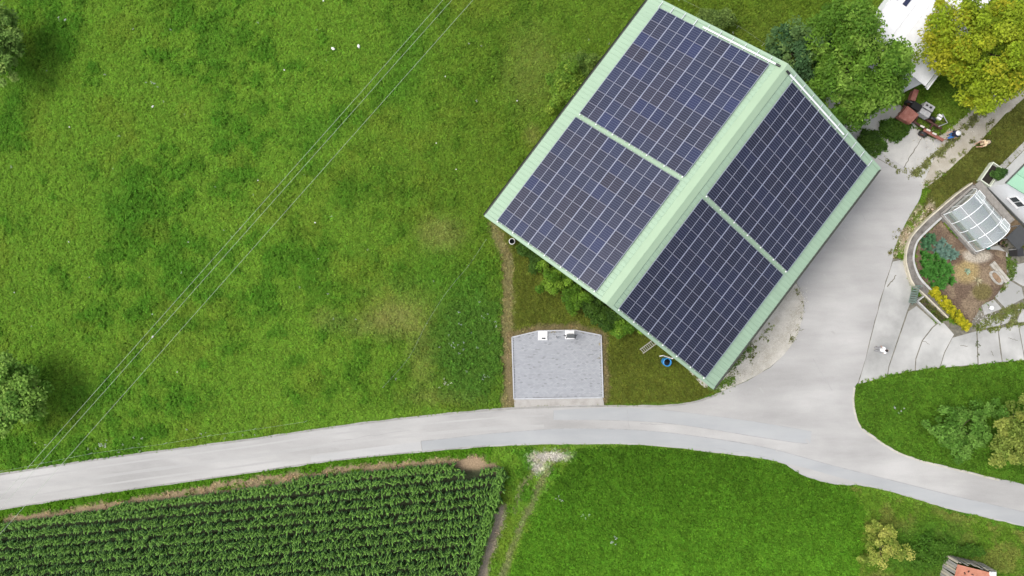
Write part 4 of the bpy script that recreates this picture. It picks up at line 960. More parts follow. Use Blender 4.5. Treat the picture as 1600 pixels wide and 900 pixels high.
m_lad = plain('weathered_aluminium', (.36, .35, .30), .5, .3)
for s in (-1, 1):
    b = MB(); b.beam(A + sd * .2 * s, B + sd * .2 * s, .045, .07); obj('rail', b, m_lad, lad)
for k in range(9):
    b = MB(); c0 = A.lerp(B, (k + .4) / 9); b.beam(c0 - sd * .2, c0 + sd * .2, .045, .035); obj('rung', b, m_lad, lad)

# ------------------------------------------------------------------ white-roofed outbuilding, top right
ob = empty('outbuilding', T(1432, 48, 3.0) * Vector((1, 1, 0)).xyz.length * 0 + Vector((T(1432, 48, 3.0).x, T(1432, 48, 3.0).y, 0)), BT)
tag(ob, 'white roofed outbuilding half hidden by trees at the top right', 'outbuilding')
# local x along the barn gable direction (down-right), local y up-right
for k in range(7):
    b = MB(); x = -3.0 + k * .86; b.box((x + .43, -.15, 3.0 + .04 * (k % 2)), (.855, 5.5, .05)); b.box((x + .02, -.15, 3.06), (.05, 5.5, .05)); obj('roof_sheet', b, m_roofw, ob)
for k in range(7):
    b = MB(); x = -3.0 + k * .86; b.box((x + .43, 5.8, 3.02 + .04 * (k % 2)), (.855, 5.6, .05)); obj('roof_sheet', b, m_roofw, ob)
b = MB(); b.box((0, 2.8, 3.05), (6.2, .26, .16)); obj('roof_gutter', b, plain('grey_gutter', (.16, .18, .17), .5), ob)
b = MB(); b.box((0, 2.75, 1.45), (5.6, 10.9, 2.9)); obj('wall', b, m_wallw, ob)
b = MB(); b.box((3.14, -.15, 2.98), (.14, 5.6, .14)); obj('gutter', b, plain('pale_gutter', (.5, .52, .5), .4), ob)
b = MB(); b.box((3.3, -.15, 2.9), (.12, 5.6, .1)); obj('fascia', b, m_white, ob)
for x in (-2.7, -1.9):
    b = MB(); b.box((x, 3.4, 3.12), (.32, 5.0, .08)); obj('skylight', b, plain('skylight_glass', (.02, .025, .06), .1), ob)

# ------------------------------------------------------------------ old farm machine
fm = empty('farm_machine', G(1427, 186), R(-31)); fm.scale = (1.1, 1.3, 1.1); tag(fm, 'rusty red old farm machine parked under the yellow tree', 'machine')
m_rust = mat('faded_red_paint', (.20, .065, .045), .7, scale=4, col2=(.30, .13, .10), bump=.2); m_rd = mat('dark_rust', (.07, .03, .025), .85, .3, 5); m_eng = mat('grey_casting', (.34, .34, .34), .6, .2, 6)
b = MB(); b.beam((-1.3, .15, .5), (1.9, .15, .5), .1, .14); b.beam((-1.3, -.35, .5), (1.9, -.35, .5), .1, .14)
for x in (-1.2, 0, 1.2): b.beam((x, -.35, .5), (x, .15, .5), .08, .1)
obj('chassis', b, m_rd, fm)
b = MB(); b.add([(-1.35, -.75, .95), (-.35, -.75, .95), (-.25, -.1, 1.15), (-1.25, .0, 1.15), (-1.35, -.75, .55), (-.35, -.75, .55), (-.25, -.1, .6), (-1.25, 0, .6)], [(0, 1, 2, 3), (0, 4, 5, 1), (1, 5, 6, 2), (2, 6, 7, 3), (3, 7, 4, 0)]); obj('hood', b, m_rust, fm)
b = MB(); b.box((-1.15, .85, .95), (.35, .7, .05), .25); b.box((-1.15, .85, .7), (.3, .62, .45), .25); obj('seat_box', b, m_rust, fm)
b = MB(); b.box((.1, .2, .85), (.75, .32, .5)); b.box((.1, .62, .85), (.75, .36, .55)); obj('engine_block', b, m_eng, fm)
for x in (-.1, .2):
    b = MB(); b.box((x, .62, 1.15), (.14, .1, .06)); obj('cylinder_head', b, m_dark, fm)
b = MB(); b.box((-.6, .35, .75), (.7, .4, .4)); obj('gearbox', b, m_dark, fm)
for x, y, r in ((-.9, -.62, .42), (-.9, .5, .42), (1.0, -.62, .3), (1.0, .42, .3)):
    b = MB(); 
    prof = [(r * .5, -.07), (r * .95, -.08), (r, -.04), (r, .04), (r * .95, .08), (r * .5, .07)]; b.lathe(prof, n=18)
    w = obj('wheel', b, m_dark, fm, (x, y, r), (R(90), 0, 0)); b = MB(); b.lathe([(0, -.03), (r * .5, -.05), (r * .5, .05), (0, .03)], n=14); obj('rim', b, m_rust, w)
b = MB(); b.beam((.8, -.5, .62), (2.4, -.42, .55), .16, .12); obj('drawbar', b, m_rust, fm)
for k in range(3):
    b = MB(); b.box((.55 + k * .5, -.42, .72), (.3, .1, .05), .1); obj('light_bracket', b, plain('pale_metal', (.6, .55, .5), .5), fm)
b = MB(); b.tube([(1.6, .15, .55), (2.0, .6, .6), (1.4, .95, .5)], .035, 6); obj('tow_bar', b, m_eng, fm)
for k, (x, y) in enumerate(((1467, 182), (1464.5, 186))):
    b = MB(); b.box((0, 0, .11), (.34, .14, .22), -.5); b.box((0, 0, .235), (.36, .16, .03), -.5)
    tag(obj('fence_block', b, m_white, loc=G(x, y)), ('upper' if k == 0 else 'lower') + ' of two small white blocks beside the old machine', 'block')

# ------------------------------------------------------------------ white house with green roof
def quadprism(b, pts, mi=0): b.add(pts, [(0, 1, 2, 3)], mi)
hx = Vector((.707, -.707, 0)); hy = Vector((.707, .707, 0))          # hx down the gable wall, hy along the long wall
hb = G(1541, 294)
house = empty('house', hb); tag(house, 'white house with green roof cut by the right edge', 'house')
HW, HL, HE = 7.2, 9.0, 2.45
def hp(a, c, z): return hx * a + hy * c + Vector((0, 0, z))
hridge = HE + 1.7
b = MB(); b.add([hp(0, 0, 0), hp(HW, 0, 0), hp(HW, 0, HE), hp(HW / 2, 0, hridge - .1), hp(0, 0, HE)], [(0, 1, 2, 3, 4)])
b.add([hp(0, 0, 0), hp(0, HL, 0), hp(0, HL, HE), hp(0, 0, HE)], [(3, 2, 1, 0)]); b.add([hp(HW, 0, 0), hp(HW, HL, 0), hp(HW, HL, HE), hp(HW, 0, HE)], [(0, 1, 2, 3)])
obj('wall', b, m_wallw, house)
m_hroof = mat('house_green_roof', (.25, .44, .31), .5, .06, .8, spec=.3)
for sgn in (0, 1):
    for k in range(9):
        b = MB(); c0 = -.12 + k * (HL + .2) / 9; c1 = c0 + (HL + .2) / 9 - .01
        e = -.12 if sgn == 0 else HW + .12; ez = HE - .02
        P4 = [hp(e, c0, ez + .06), hp(e, c1, ez + .06), hp(HW / 2, c1, hridge + .06), hp(HW / 2, c0, hridge + .06)]
        Q4 = [q - Vector((0, 0, .07)) for q in P4]
        b.add(P4 + Q4, [(0, 1, 2, 3), (7, 6, 5, 4), (0, 4, 5, 1), (1, 5, 6, 2), (2, 6, 7, 3), (3, 7, 4, 0)])
        b.beam(hp(e, c0 + .02, ez + .075), hp(HW / 2, c0 + .02, hridge + .075), .04, .04)
        obj('roof_panel', b, m_hroof, house)
b = MB(); b.beam(hp(-.16, -.1, HE - .06), hp(-.16, HL, HE - .06), .1, .1); obj('gutter', b, plain('house_gutter', (.08, .09, .08), .5), house)
b = MB(); b.beam(hp(1.25, -.02, 1.62), hp(2.35, -.02, 1.62), .05, .86, up=Vector((0, 0, 1))); w = obj('window', b, m_white, house)
for s in (0, 1):
    b = MB(); b.beam(hp(1.32 + s * .5, -.05, 1.62), hp(1.76 + s * .5, -.05, 1.62), .012, .7); obj('pane', b, plain('window_glass', (.03, .04, .045), .1), w)
b = MB(); b.beam(hp(1.2, -.1, 1.16), hp(2.4, -.1, 1.16), .16, .05); obj('sill', b, plain('sill_grey', (.5, .5, .5), .6), w)
b = MB(); b.beam(hp(-.06, -.03, 0.12), hp(HW, -.03, .12), .06, .3); obj('plinth', b, plain('house_plinth', (.12, .13, .13), .7), house)
# terrace strip beside the long wall
st = MB(); st.prism([(q.x, q.y) for q in (hb + hp(-.5, .1, 0), hb + hp(-.05, .1, 0), hb + hp(-.05, HL, 0), hb + hp(-.5, HL, 0))], -.05, .05)
struct(obj('house_terrace', st, m_conc), 'pale concrete strip along the house wall')
# planter with shrub
pl = empty('planter', G(1543, 274), R(55)); tag(pl, 'cream rectangular planter with a leafy shrub beside the house', 'planter')
m_cream = plain('cream_planter', (.62, .66, .55), .6)
for c0, d0 in (((0, .44, .25), (1.75, .07, .5)), ((0, -.44, .25), (1.75, .07, .5)), ((.84, 0, .25), (.07, .80, .5)), ((-.84, 0, .25), (.07, .80, .5))):
    b = MB(); b.box(c0, d0); obj('side', b, m_cream, pl)
b = MB(); b.box((0, 0, .12), (1.6, .8, .2)); obj('soil', b, plain('dark_compost', (.02, .016, .012), .95), pl)
tree('planter_shrub', 'leafy green shrub growing in the cream planter', 'shrub', G(1547, 276, .2), .9, .45, .42, .5, 26, 70, .085, [(.04, .10, .02), (.07, .15, .03)], 41, .24, lean=(.28, .05), trunk=.03, shell=.3, limbs=4)

# ------------------------------------------------------------------ garden: wall, hedge, bed kerb, gate
m_wtop = mat('weathered_wall_top', (.10, .09, .077), .9, scale=2.2, col2=(.21, .195, .175), bump=.5, bscale=25, fine=.2)
m_cope = mat('cream_coping', (.50, .46, .36), .8, .15, 3, .2); m_copg = mat('grey_coping', (.42, .42, .40), .8, .12, 3, .2)
gw = empty('garden_wall', G(1413, 405)); tag(gw, 'curved weathered garden wall with pale edges around the vegetable bed', 'wall')
out = cr([(1519, 285), (1497, 301), (1472, 322), (1447, 344), (1426, 367), (1418, 385), (1415, 405), (1419, 425), (1427, 445), (1446, 463), (1481, 497)], 5)
inn = cr([(1527, 296), (1503, 314), (1478, 336), (1455, 357), (1437, 375), (1431, 389), (1429, 405), (1433, 421), (1441, 436), (1455, 451), (1489, 487)], 5)
WZ = .38
def top(q, z=WZ): v = T(q[0], q[1], z); return v - gw.location
def band(name, L0, L1, z0, z1, m):
    n = len(L0); b = MB(); A1 = [top(q) for q in L0]; B1 = [top(q) for q in L1]
    for lst in (A1, B1):
        for v in lst: v.z = z1
    vs = A1 + B1 + [Vector((v.x, v.y, z0)) for v in A1] + [Vector((v.x, v.y, z0)) for v in B1]
    fs = []
    for i in range(n - 1):
        fs += [(i, i + 1, n + i + 1, n + i), (2 * n + i, 2 * n + i + 1, i + 1, i), (n + i, n + i + 1, 3 * n + i + 1, 3 * n + i)]
    fs += [(0, n, 3 * n, 2 * n), (n - 1, 3 * n - 1, 4 * n - 1, 2 * n - 1)]
    b.add(vs, fs); return obj(name, b, m, gw)
def lerpl(t): return [tuple(np.array(a) * (1 - t) + np.array(b_) * t) for a, b_ in zip(out, inn)]
band('wall_body', lerpl(.13), lerpl(.80), -.05, WZ - .04, m_wtop)
band('outer_coping', lerpl(0), lerpl(.13), -.05, WZ + .01, m_cope)
band('inner_coping', lerpl(.80), lerpl(1), -.05, WZ, m_copg)
# hedge of many yellow leaves on top of the low wall's end
hd = empty('hedge', G(1478, 484)); tag(hd, 'clipped bright yellow hedge at the end of the garden wall', 'hedge')
hp0, hp1 = G(1449, 452) - hd.location, G(1505, 512) - hd.location
g2 = np.random.default_rng(51); k = 460; t = g2.random(k); dd = (hp1 - hp0).normalized(); ss = Vector((-dd.y, dd.x, 0))
cen = np.array([np.array(hp0.lerp(hp1, tt) + ss * g2.uniform(-.33, .33) + Vector((0, 0, g2.uniform(.25, .85)))) for tt in t])
V, F, cl = leaf_cloud(cen, .09 + .04 * g2.random(k), 24, .045, [(.20, .24, .015), (.52, .47, .02), (.60, .54, .03), (.42, .42, .02)], 52, 1.0)
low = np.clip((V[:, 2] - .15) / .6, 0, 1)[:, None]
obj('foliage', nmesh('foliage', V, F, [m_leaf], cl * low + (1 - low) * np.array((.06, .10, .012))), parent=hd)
for k in range(8):
    b = MB(); q = hp0.lerp(hp1, (k + .5) / 8); b.tube([q, q + Vector((.03, .02, .7))], [.025, .01], 5); obj('stem', b, m_bark, hd)
# kerbed bed in front of the wall
kb = empty('raised_bed', G(1436, 478)); tag(kb, 'narrow planting bed with pale concrete kerb below the yellow hedge', 'raised bed')
pts_ = [(1440, 463), (1430, 470), (1466, 505)]
for a, b_ in zip(pts_[:-1], pts_[1:]):
    b = MB(); b.beam(G(*a, .16) - kb.location, G(*b_, .16) - kb.location, .1, .34); obj('kerb', b, m_copg, kb)
b = MB(); b.prism([(q - kb.location)[:2] for q in (G(1440, 464), G(1432, 471), G(1465, 503), G(1477, 497))], -.03, .12); obj('soil', b, mat('dark_soil', (.06, .05, .03), .95, .3, 5, .8, 20), kb)
g2 = np.random.default_rng(53); k = 60; t = g2.random(k); u_ = g2.uniform(.1, .9, k)
cen = np.array([np.array((G(1432, 471).lerp(G(1465, 503), a) * (1 - e) + G(1444, 464).lerp(G(1478, 496), a) * e) - kb.location + Vector((0, 0, .2))) for a, e in zip(t, u_)])
V, F, cl = leaf_cloud(cen, .10 + .06 * g2.random(k), 16, .05, [(.05, .08, .015), (.10, .12, .03), (.15, .14, .05)], 54, .8)
obj('plants', nmesh('plants', V, F, [m_leaf], cl), parent=kb)
gt = empty('garden_gate', G(1425, 447)); tag(gt, 'grey green metal gate leaf standing open at the wall corner', 'gate')
m_gate = plain('gate_green', (.17, .23, .20), .5, .2); ge = G(1419, 472) - gt.location
for z in (.12, 1.0):
    b = MB(); b.beam(Vector((0, 0, z)), ge + Vector((0, 0, z)), .05, .06); obj('frame_rail', b, m_gate, gt)
for k in range(8):
    b = MB(); q = ge * (k / 7); b.beam(q + Vector((0, 0, .1)), q + Vector((0, 0, 1.03)), .03, .12, up=ge.normalized()); obj('bar', b, m_gate, gt)
b = MB(); b.beam(Vector((.08, 0, 0)), Vector((.08, 0, 1.15)), .09, .09); obj('post', b, m_gate, gt)
b = MB(); b.beam(ge * .55 + Vector((0, 0, .95)), ge + Vector((.28, -.2, .03)), .06, .05); obj('stay', b, m_gate, gt)

# garden soil mound ------------------------------------------------------------------
gxs = np.linspace(1425, 1580, 60); gys = np.linspace(338, 520, 66); AX, AY = np.meshgrid(gxs, gys)
dd_ = dline(AX, AY, GARDEN + [GARDEN[0]]); ins = inpoly(AX, AY, GARDEN)
zz = np.where(ins, np.minimum(.13, dd_ * .02), -.03) + np.where(ins, .09 * (fbm(AX / 6, AY / 6, 71) - .5), 0)
gcv = np.zeros(AX.shape + (3,)); nn = fbm(AX / 11, AY / 11, 72)
gcv[:] = np.array((.125, .088, .062)); gcv = mixc(gcv, np.array((.20, .15, .10)), sstep(.4, .65, nn))
gcv = mixc(gcv, np.array((.28, .215, .10)), .9 * (1 - sstep(.6, 1.2, np.hypot((AX - 1508) / 22, (AY - 424) / 20))))
gcv = mixc(gcv, np.array((.36, .32, .26)), (1 - sstep(.6, 1.1, np.hypot((AX - 1525) / 26, (AY - 400) / 12))))
gcv = mixc(gcv, np.array((.12, .105, .035)), .8 * (1 - sstep(.7, 1.1, np.hypot((AX - 1533) / 17, (AY - 456) / 15))))
gcv = mixc(gcv, np.array((.10, .065, .045)), .8 * (1 - sstep(.6, 1.2, np.hypot((AX - 1494) / 12, (AY - 404) / 10))))
ny, nx = AX.shape; ii = (np.arange(ny - 1)[:, None] * nx + np.arange(nx - 1)[None]).ravel(); F = np.stack([ii, ii + nx, ii + nx + 1, ii + 1], 1)
cin = ins.ravel()[F].any(1); F = F[cin]
gs = obj('garden_soil', nmesh('garden_soil', np.stack([(AX - 800) * S, (450 - AY) * S, zz], -1).reshape(-1, 3), F, [colmat('tilled_soil', .95, .1, 9, .4, 1.0)], gcv.reshape(-1, 3), True)); struct(gs, 'brown tilled garden soil')

# vegetables ---------------------------------------------------------------------------
def rosette(seed, n, L_, w, el0, col, m=m_leaf):
    g = random.Random(seed); b = MB()
    for k in range(n):
        a = k * 2.4 + g.uniform(-.2, .2); lv = k / n; el = R(el0 + 45 * lv); d = Vector((math.cos(a), math.sin(a), 0)); s = Vector((-d.y, d.x, 0))
        l = L_ * (1 - .45 * lv) * g.uniform(.85, 1.15); p = d * .02 + Vector((0, 0, .03)); vs = []
        for q in range(4):
            t = q / 3; ww = w * math.sin(min(1, t * 1.1 + .12) * math.pi * .95) * (1 - .35 * lv)
            vs += [p - s * ww + Vector((0, 0, ww * .35)), p, p + s * ww + Vector((0, 0, ww * .35))]
            p = p + (d * math.cos(el) + Vector((0, 0, math.sin(el)))) * l / 3; el -= R(14)
        fs = []
        for q in range(3): o = q * 3; fs += [(o, o + 1, o + 4, o + 3), (o + 1, o + 2, o + 5, o + 4)]
        v = g.uniform(.8, 1.2); b.add(vs, fs, 0, tuple(x * v for x in col), True)
    return b.mesh('leaves', [m])
CAB = [rosette(400 + i, 13, .40, .14, 22, (.13, .22, .17)) for i in range(3)]
BRO = [rosette(410 + i, 13, .40, .13, 28, (.07, .17, .075)) for i in range(2)]
POT = [rosette(420 + i, 16, .36, .10, 35, (.07, .21, .035)) for i in range(3)]
g2 = np.random.default_rng(61)
for k, (x, y) in enumerate(((1462, 382), (1470, 378), (1478, 386), (1468, 390), (1460, 392), (1476, 396), (1485, 394), (1466, 399), (1484, 402), (1472, 404), (1490, 398))):
    tag(obj('cabbage_plant', CAB[k % 3], loc=G(x, y, .12), rot=(0, 0, k * 1.7)), 'blue green cabbage plant in the vegetable bed', 'cabbage', 'cabbages in the vegetable bed').scale = (1.0,) * 3
for k, (x, y) in enumerate(((1440, 376), (1447, 371), (1454, 370), (1448, 379), (1455, 378), (1440, 385), (1448, 388))):
    tag(obj('kale_plant', BRO[k % 2], loc=G(x, y, .12), rot=(0, 0, k * 1.3)), 'darker green kale plant against the curved garden wall', 'kale', 'kale beside the garden wall').scale = (1.0,) * 3
q = 0
for ry in range(9):
    for rx in range(8):
        x = 1437 + rx * 6.6 + (ry % 2) * 3 + g2.normal(0, .8); y = 397 + ry * 6.6 + g2.normal(0, 1.3)
        if inpoly(np.array([x]), np.array([y]), [(1432, 392), (1455, 396), (1472, 407), (1482, 412), (1486, 425), (1484, 446), (1470, 452), (1452, 448), (1440, 432), (1433, 418)])[0]:
            o = obj('bean_plant', POT[q % 3], loc=G(x, y, .12), rot=(0, 0, q * 1.1)); o.scale = (g2.uniform(.8, 1.25),) * 2 + (g2.uniform(.8, 1.6),); q += 1
            tag(o, 'dark green bushy bean plant in the vegetable bed', 'bean plant', 'bean plants in the vegetable bed')
for k, (x, y) in enumerate(((1475, 349), (1479, 354), (1483, 359), (1488, 364), (1493, 369))):
    o = obj('lettuce_plant', rosette(430 + k, 14, .26, .10, 30, (.20, .30, .03) if k < 2 else (.12, .22, .03)), loc=G(x, y, .1))
    tag(o, ('first', 'second', 'third', 'fourth', 'fifth')[k] + ' lettuce from the wall, in the row along the greenhouse', 'lettuce', 'lettuces along the greenhouse')
o = obj('squash_plant', rosette(440, 12, .34, .10, 20, (.30, .40, .28)), loc=G(1509, 424, .1)); tag(o, 'pale green plant alone on the dry soil heap', 'plant')
o = obj('dry_plant', rosette(441, 16, .5, .05, 15, (.42, .38, .24)), loc=G(1525, 438, .1)); tag(o, 'withered straw coloured plant beside the round grass patch', 'plant')

# ------------------------------------------------------------------ greenhouse
ga = Vector((.66, -.75, 0)).normalized(); gr = Vector((.75, .66, 0)).normalized()
g0 = T(1475, 335, .55); g0.z = 0
gh_ = empty('greenhouse', g0); tag(gh_, 'arched greenhouse with clear panels and white ribs in the garden', 'greenhouse')
GLEN, GSP, GB = 3.85, 3.05, .5
m_rib = plain('white_rib', (.82, .84, .85), .4)
def glassm():
    m, N, L, P = newmat('polycarbonate'); out_ = N['Material Output']
    P.inputs['Base Color'].default_value = (.80, .86, .86, 1); P.inputs['Roughness'].default_value = .25
    gl = N.new('ShaderNodeBsdfGlossy'); gl.inputs['Roughness'].default_value = .05; gl.inputs['Color'].default_value = (.95, .98, .98, 1)
    tr = N.new('ShaderNodeBsdfTransparent'); tr.inputs[0].default_value = (.84, .92, .88, 1)
    lw = N.new('ShaderNodeLayerWeight'); lw.inputs[0].default_value = .35
    mr = N.new('ShaderNodeMapRange'); mr.inputs[3].default_value = .16; mr.inputs[4].default_value = .85; L.new(lw.outputs['Facing'], mr.inputs[0])
    m1 = N.new('ShaderNodeMixShader'); m1.inputs[0].default_value = .28; L.new(tr.outputs[0], m1.inputs[1]); L.new(P.outputs[0], m1.inputs[2])
    ms = N.new('ShaderNodeMixShader'); L.new(mr.outputs[0], ms.inputs[0]); L.new(m1.outputs[0], ms.inputs[1]); L.new(gl.outputs[0], ms.inputs[2]); L.new(ms.outputs[0], out_.inputs['Surface'])
    return m
m_poly = glassm()
def gp(a, th, off=0):      # arch point: a along, th 0..1 across
    t = math.pi * (1 - th); x = GSP / 2 + (GSP / 2 + off) * math.cos(t); z = GB + (1.35 + off) * math.sin(t)
    return ga * a + gr * x + Vector((0, 0, z))
for k in range(5):
    b = MB(); b.tube([gp(GLEN * k / 4, t) for t in np.linspace(0, 1, 19)], .032, 6); obj('rib', b, m_rib, gh_)
for th in (0.0, .33, .67, 1.0):
    b = MB(); b.tube([gp(0, th), gp(GLEN, th)], .022, 6); obj('purlin', b, m_rib, gh_)
for k in range(4):
    for j in range(3):
        t0, t1 = j / 3 + .004, (j + 1) / 3 - .004; a0, a1 = GLEN * k / 4 + .02, GLEN * (k + 1) / 4 - .02; n = 6; vs = []
        for t in np.linspace(t0, t1, n): vs += [gp(a0, t, .012), gp(a1, t, .012)]
        b = MB(); b.add(vs, [(2 * i, 2 * i + 1, 2 * i + 3, 2 * i + 2) for i in range(n - 1)], smooth=True); obj('glazing_panel', b, m_poly, gh_)
for a0 in (.12, GLEN - .85):            # two roof vents
    b = MB(); c4 = [gp(a0, .60, .05), gp(a0 + .72, .60, .05), gp(a0 + .72, .80, .10), gp(a0, .80, .10)]
    for i in range(4): b.tube([c4[i], c4[(i + 1) % 4]], .025, 5)
    v = obj('roof_vent', b, m_rib, gh_); b = MB(); b.add(c4, [(0, 1, 2, 3)]); obj('vent_pane', b, m_poly, v)
for a in (0, GLEN):                     # end walls: glazing and door frame
    vs = [gp(a, t) for t in np.linspace(0, 1, 15)]; b = MB(); b.add(vs, [list(range(15))]); obj('end_glazing', b, m_poly, gh_)
    b = MB()
    for t in (.36, .64): q = gp(a, t); b.tube([Vector((q.x, q.y, GB)), q], .025, 5)
    obj('door_frame', b, m_rib, gh_)
m_gbase = mat('weathered_boards', (.24, .225, .205), .9, .2, 4, .3)
def gq(a, x, z): return ga * a + gr * x + Vector((0, 0, z))
for (a, x, a2, x2) in ((-.12, -.12, GLEN + .12, -.12), (-.12, GSP + .2, GLEN + .12, GSP + .2), (-.12, -.12, -.12, GSP + .2), (GLEN + .12, -.12, GLEN + .12, GSP + .2)):
    b = MB(); b.beam(gq(a, x, GB / 2 + .02), gq(a2, x2, GB / 2 + .02), .16, GB); obj('base_wall', b, m_gbase, gh_)
b = MB(); b.beam(gq(-.1, GSP + .62, .42), gq(GLEN + .15, GSP + .62, .42), .55, .10); obj('side_bench', b, m_gbase, gh_)
b = MB(); b.prism([(q.x, q.y) for q in (gq(.05, .05, 0), gq(GLEN - .05, .05, 0), gq(GLEN - .05, GSP, 0), gq(.05, GSP, 0))], 0, .06); obj('floor_bed', b, mat('greenhouse_soil', (.12, .09, .06), .95, .3, 3, .5), gh_)
g2 = np.random.default_rng(66); cen = np.array([np.array(gq(g2.uniform(.25, GLEN - .25), g2.choice([.45, .75, 1.9, 2.4]), g2.uniform(.3, .85))) for _ in range(150)])
V, F, cl = leaf_cloud(cen, .16 + .1 * g2.random(150), 45, .06, [(.04, .10, .015), (.08, .16, .02)], 67, .9)
tm = empty('tomato_plants', g0); tag(tm, 'green tomato plants growing inside the greenhouse', 'tomato plants', kind='stuff'); obj('foliage', nmesh('foliage', V, F, [m_leaf], cl), parent=tm)

# things around the garden ---------------------------------------------------------------
cn = empty('canopy', G(1572, 372), R(-47)); tag(cn, 'dark flat canopy between greenhouse and house', 'canopy')
b = MB(); b.box((.2, .2, 1.0), (1.35, 1.5, .06)); obj('roof_board', b, plain('dark_felt', (.045, .048, .05), .8), cn)
for x in (-.4, .8):
    for y in (-.5, .9):
        b = MB(); b.box((x, y, .49), (.07, .07, .96)); obj('leg', b, m_steel, cn)
def box_bin(name, label, cat, px, py, w, d, h, m, rz):
    root = empty(name, G(px, py), rz); tag(root, label, cat)
    b = MB(); b.add([(-w * .43, -d * .43, 0), (w * .43, -d * .43, 0), (w * .43, d * .43, 0), (-w * .43, d * .43, 0), (-w / 2, -d / 2, h), (w / 2, -d / 2, h), (w / 2, d / 2, h), (-w / 2, d / 2, h)], [(0, 1, 5, 4), (1, 2, 6, 5), (2, 3, 7, 6), (3, 0, 4, 7), (3, 2, 1, 0)]); obj('body', b, m, root)
    b = MB(); b.box((0, 0, h + .02), (w * 1.06, d * 1.06, .05)); b.box((0, -d * .5, h + .03), (w * .8, .06, .06)); obj('lid', b, m, root)
    for s in (-1, 1):
        b = MB(); b.lathe([(0, -.03), (.1, -.03), (.1, .03), (0, .03)], n=10); obj('wheel', b, m_dark, root, (s * w * .4, d * .45, .1), (0, R(90), 0))
box_bin('wheelie_bin', 'black wheeled bin near the right edge of the garden', 'bin', 1580, 395, .46, .6, .95, plain('bin_black', (.025, .025, .028), .5), .1)
# weathered beam, trough
b = MB()
bm_root = empty('timber_beam', G(1547, 411)); tag(bm_root, 'weathered timber beam lying beside the garden trough', 'beam')
m_old = mat('silvered_wood', (.30, .27, .22), .9, scale=3, col2=(.44, .42, .37), bump=.4, bscale=30)
e2 = G(1571, 440) - bm_root.location; sd = Vector((e2.y, -e2.x, 0)).normalized()
for s in (-1, 1):
    b = MB(); b.beam(sd * .12 * s + Vector((0, 0, .2)), e2 + sd * .12 * s + Vector((0, 0, .2)), .21, .16); obj('plank', b, m_old, bm_root)
tr_ = empty('trough', G(1553.5, 434), R(-50)); tag(tr_, 'oval stone trough filled with earth at the garden edge', 'trough')
b = MB(); rim = []
for rr, z in ((1.0, 0), (1.06, .34), (.84, .36), (.78, .2)):
    rim.append([(.62 * rr * abs(math.cos(t)) ** .8 * (1 if math.cos(t) > 0 else -1), .30 * rr * abs(math.sin(t)) ** .8 * (1 if math.sin(t) > 0 else -1), z) for t in np.linspace(0, 2 * math.pi, 25)[:-1]])
n = 24
b.add([p for r_2 in rim for p in r_2], [(i * n + k, i * n + (k + 1) % n, (i + 1) * n + (k + 1) % n, (i + 1) * n + k) for i in range(3) for k in range(n)], smooth=True); obj('shell', b, mat('trough_stone', (.36, .345, .31), .9, .2, 6, .3), tr_)
b = MB(); b.add([(x, y, .24) for x, y, z in rim[3]], [list(range(n))]); obj('earth', b, m_soil, tr_)
b = MB(); b.lathe([(0, .01), (.13, .01), (.16, .26), (.17, .28), (.145, .28), (.12, .05), (0, .05)], n=14); o = obj('bucket', b, m_white, loc=G(1545.5, 481, .03)); tag(o, 'white bucket on the slab beside the mossy joint', 'bucket')
b = MB(); b.lathe([(0, .01), (.10, .01), (.11, .22), (.06, .26), (0, .26)], n=12); b.tube([(.1, 0, .08), (.3, .0, .26)], [.02, .014], 6); b.tube([(-.1, 0, .06), (-.2, 0, .16), (-.05, 0, .3)], .012, 5)
o = obj('watering_can', b, plain('teal_plastic', (.02, .22, .18), .4), loc=G(1542, 388, .03), rot=(0, 0, .8)); tag(o, 'teal watering can at the greenhouse corner', 'watering can')
m_pot = mat('dark_pot', (.05, .035, .03), .8, .3, 6)
for k, (x, y, r, lb) in enumerate(((1558, 374, .15, 'dark flower pot nearest the greenhouse corner'), (1561, 380, .19, 'largest dark flower pot of the three beside the canopy'), (1566, 384, .14, 'dark flower pot nearest the concrete slab'))):
    root = empty('flower_pot', G(x, y, .03)); tag(root, lb, 'flower pot', 'flower pots beside the canopy')
    b = MB(); b.lathe([(0, 0), (r * .7, 0), (r, .28), (r * 1.1, .28), (r * 1.1, .33), (r * .9, .33), (r * .85, .25)], n=14); obj('pot', b, m_pot, root)
    b = MB(); b.lathe([(0, .26), (r * .87, .26)], n=14); obj('earth', b, m_soil, root)
    V, F, cl = leaf_cloud(np.array([[0, 0, .4], [.05, .05, .45]]), np.array([.14, .12]), 24, .05, [(.03, .06, .012), (.10, .11, .03)], 80 + k); obj('foliage', nmesh('foliage', V, F, [m_leaf], cl), parent=root)
# a stone manhole-like dark spot beside the walking person is a stain of the slab: left to the material

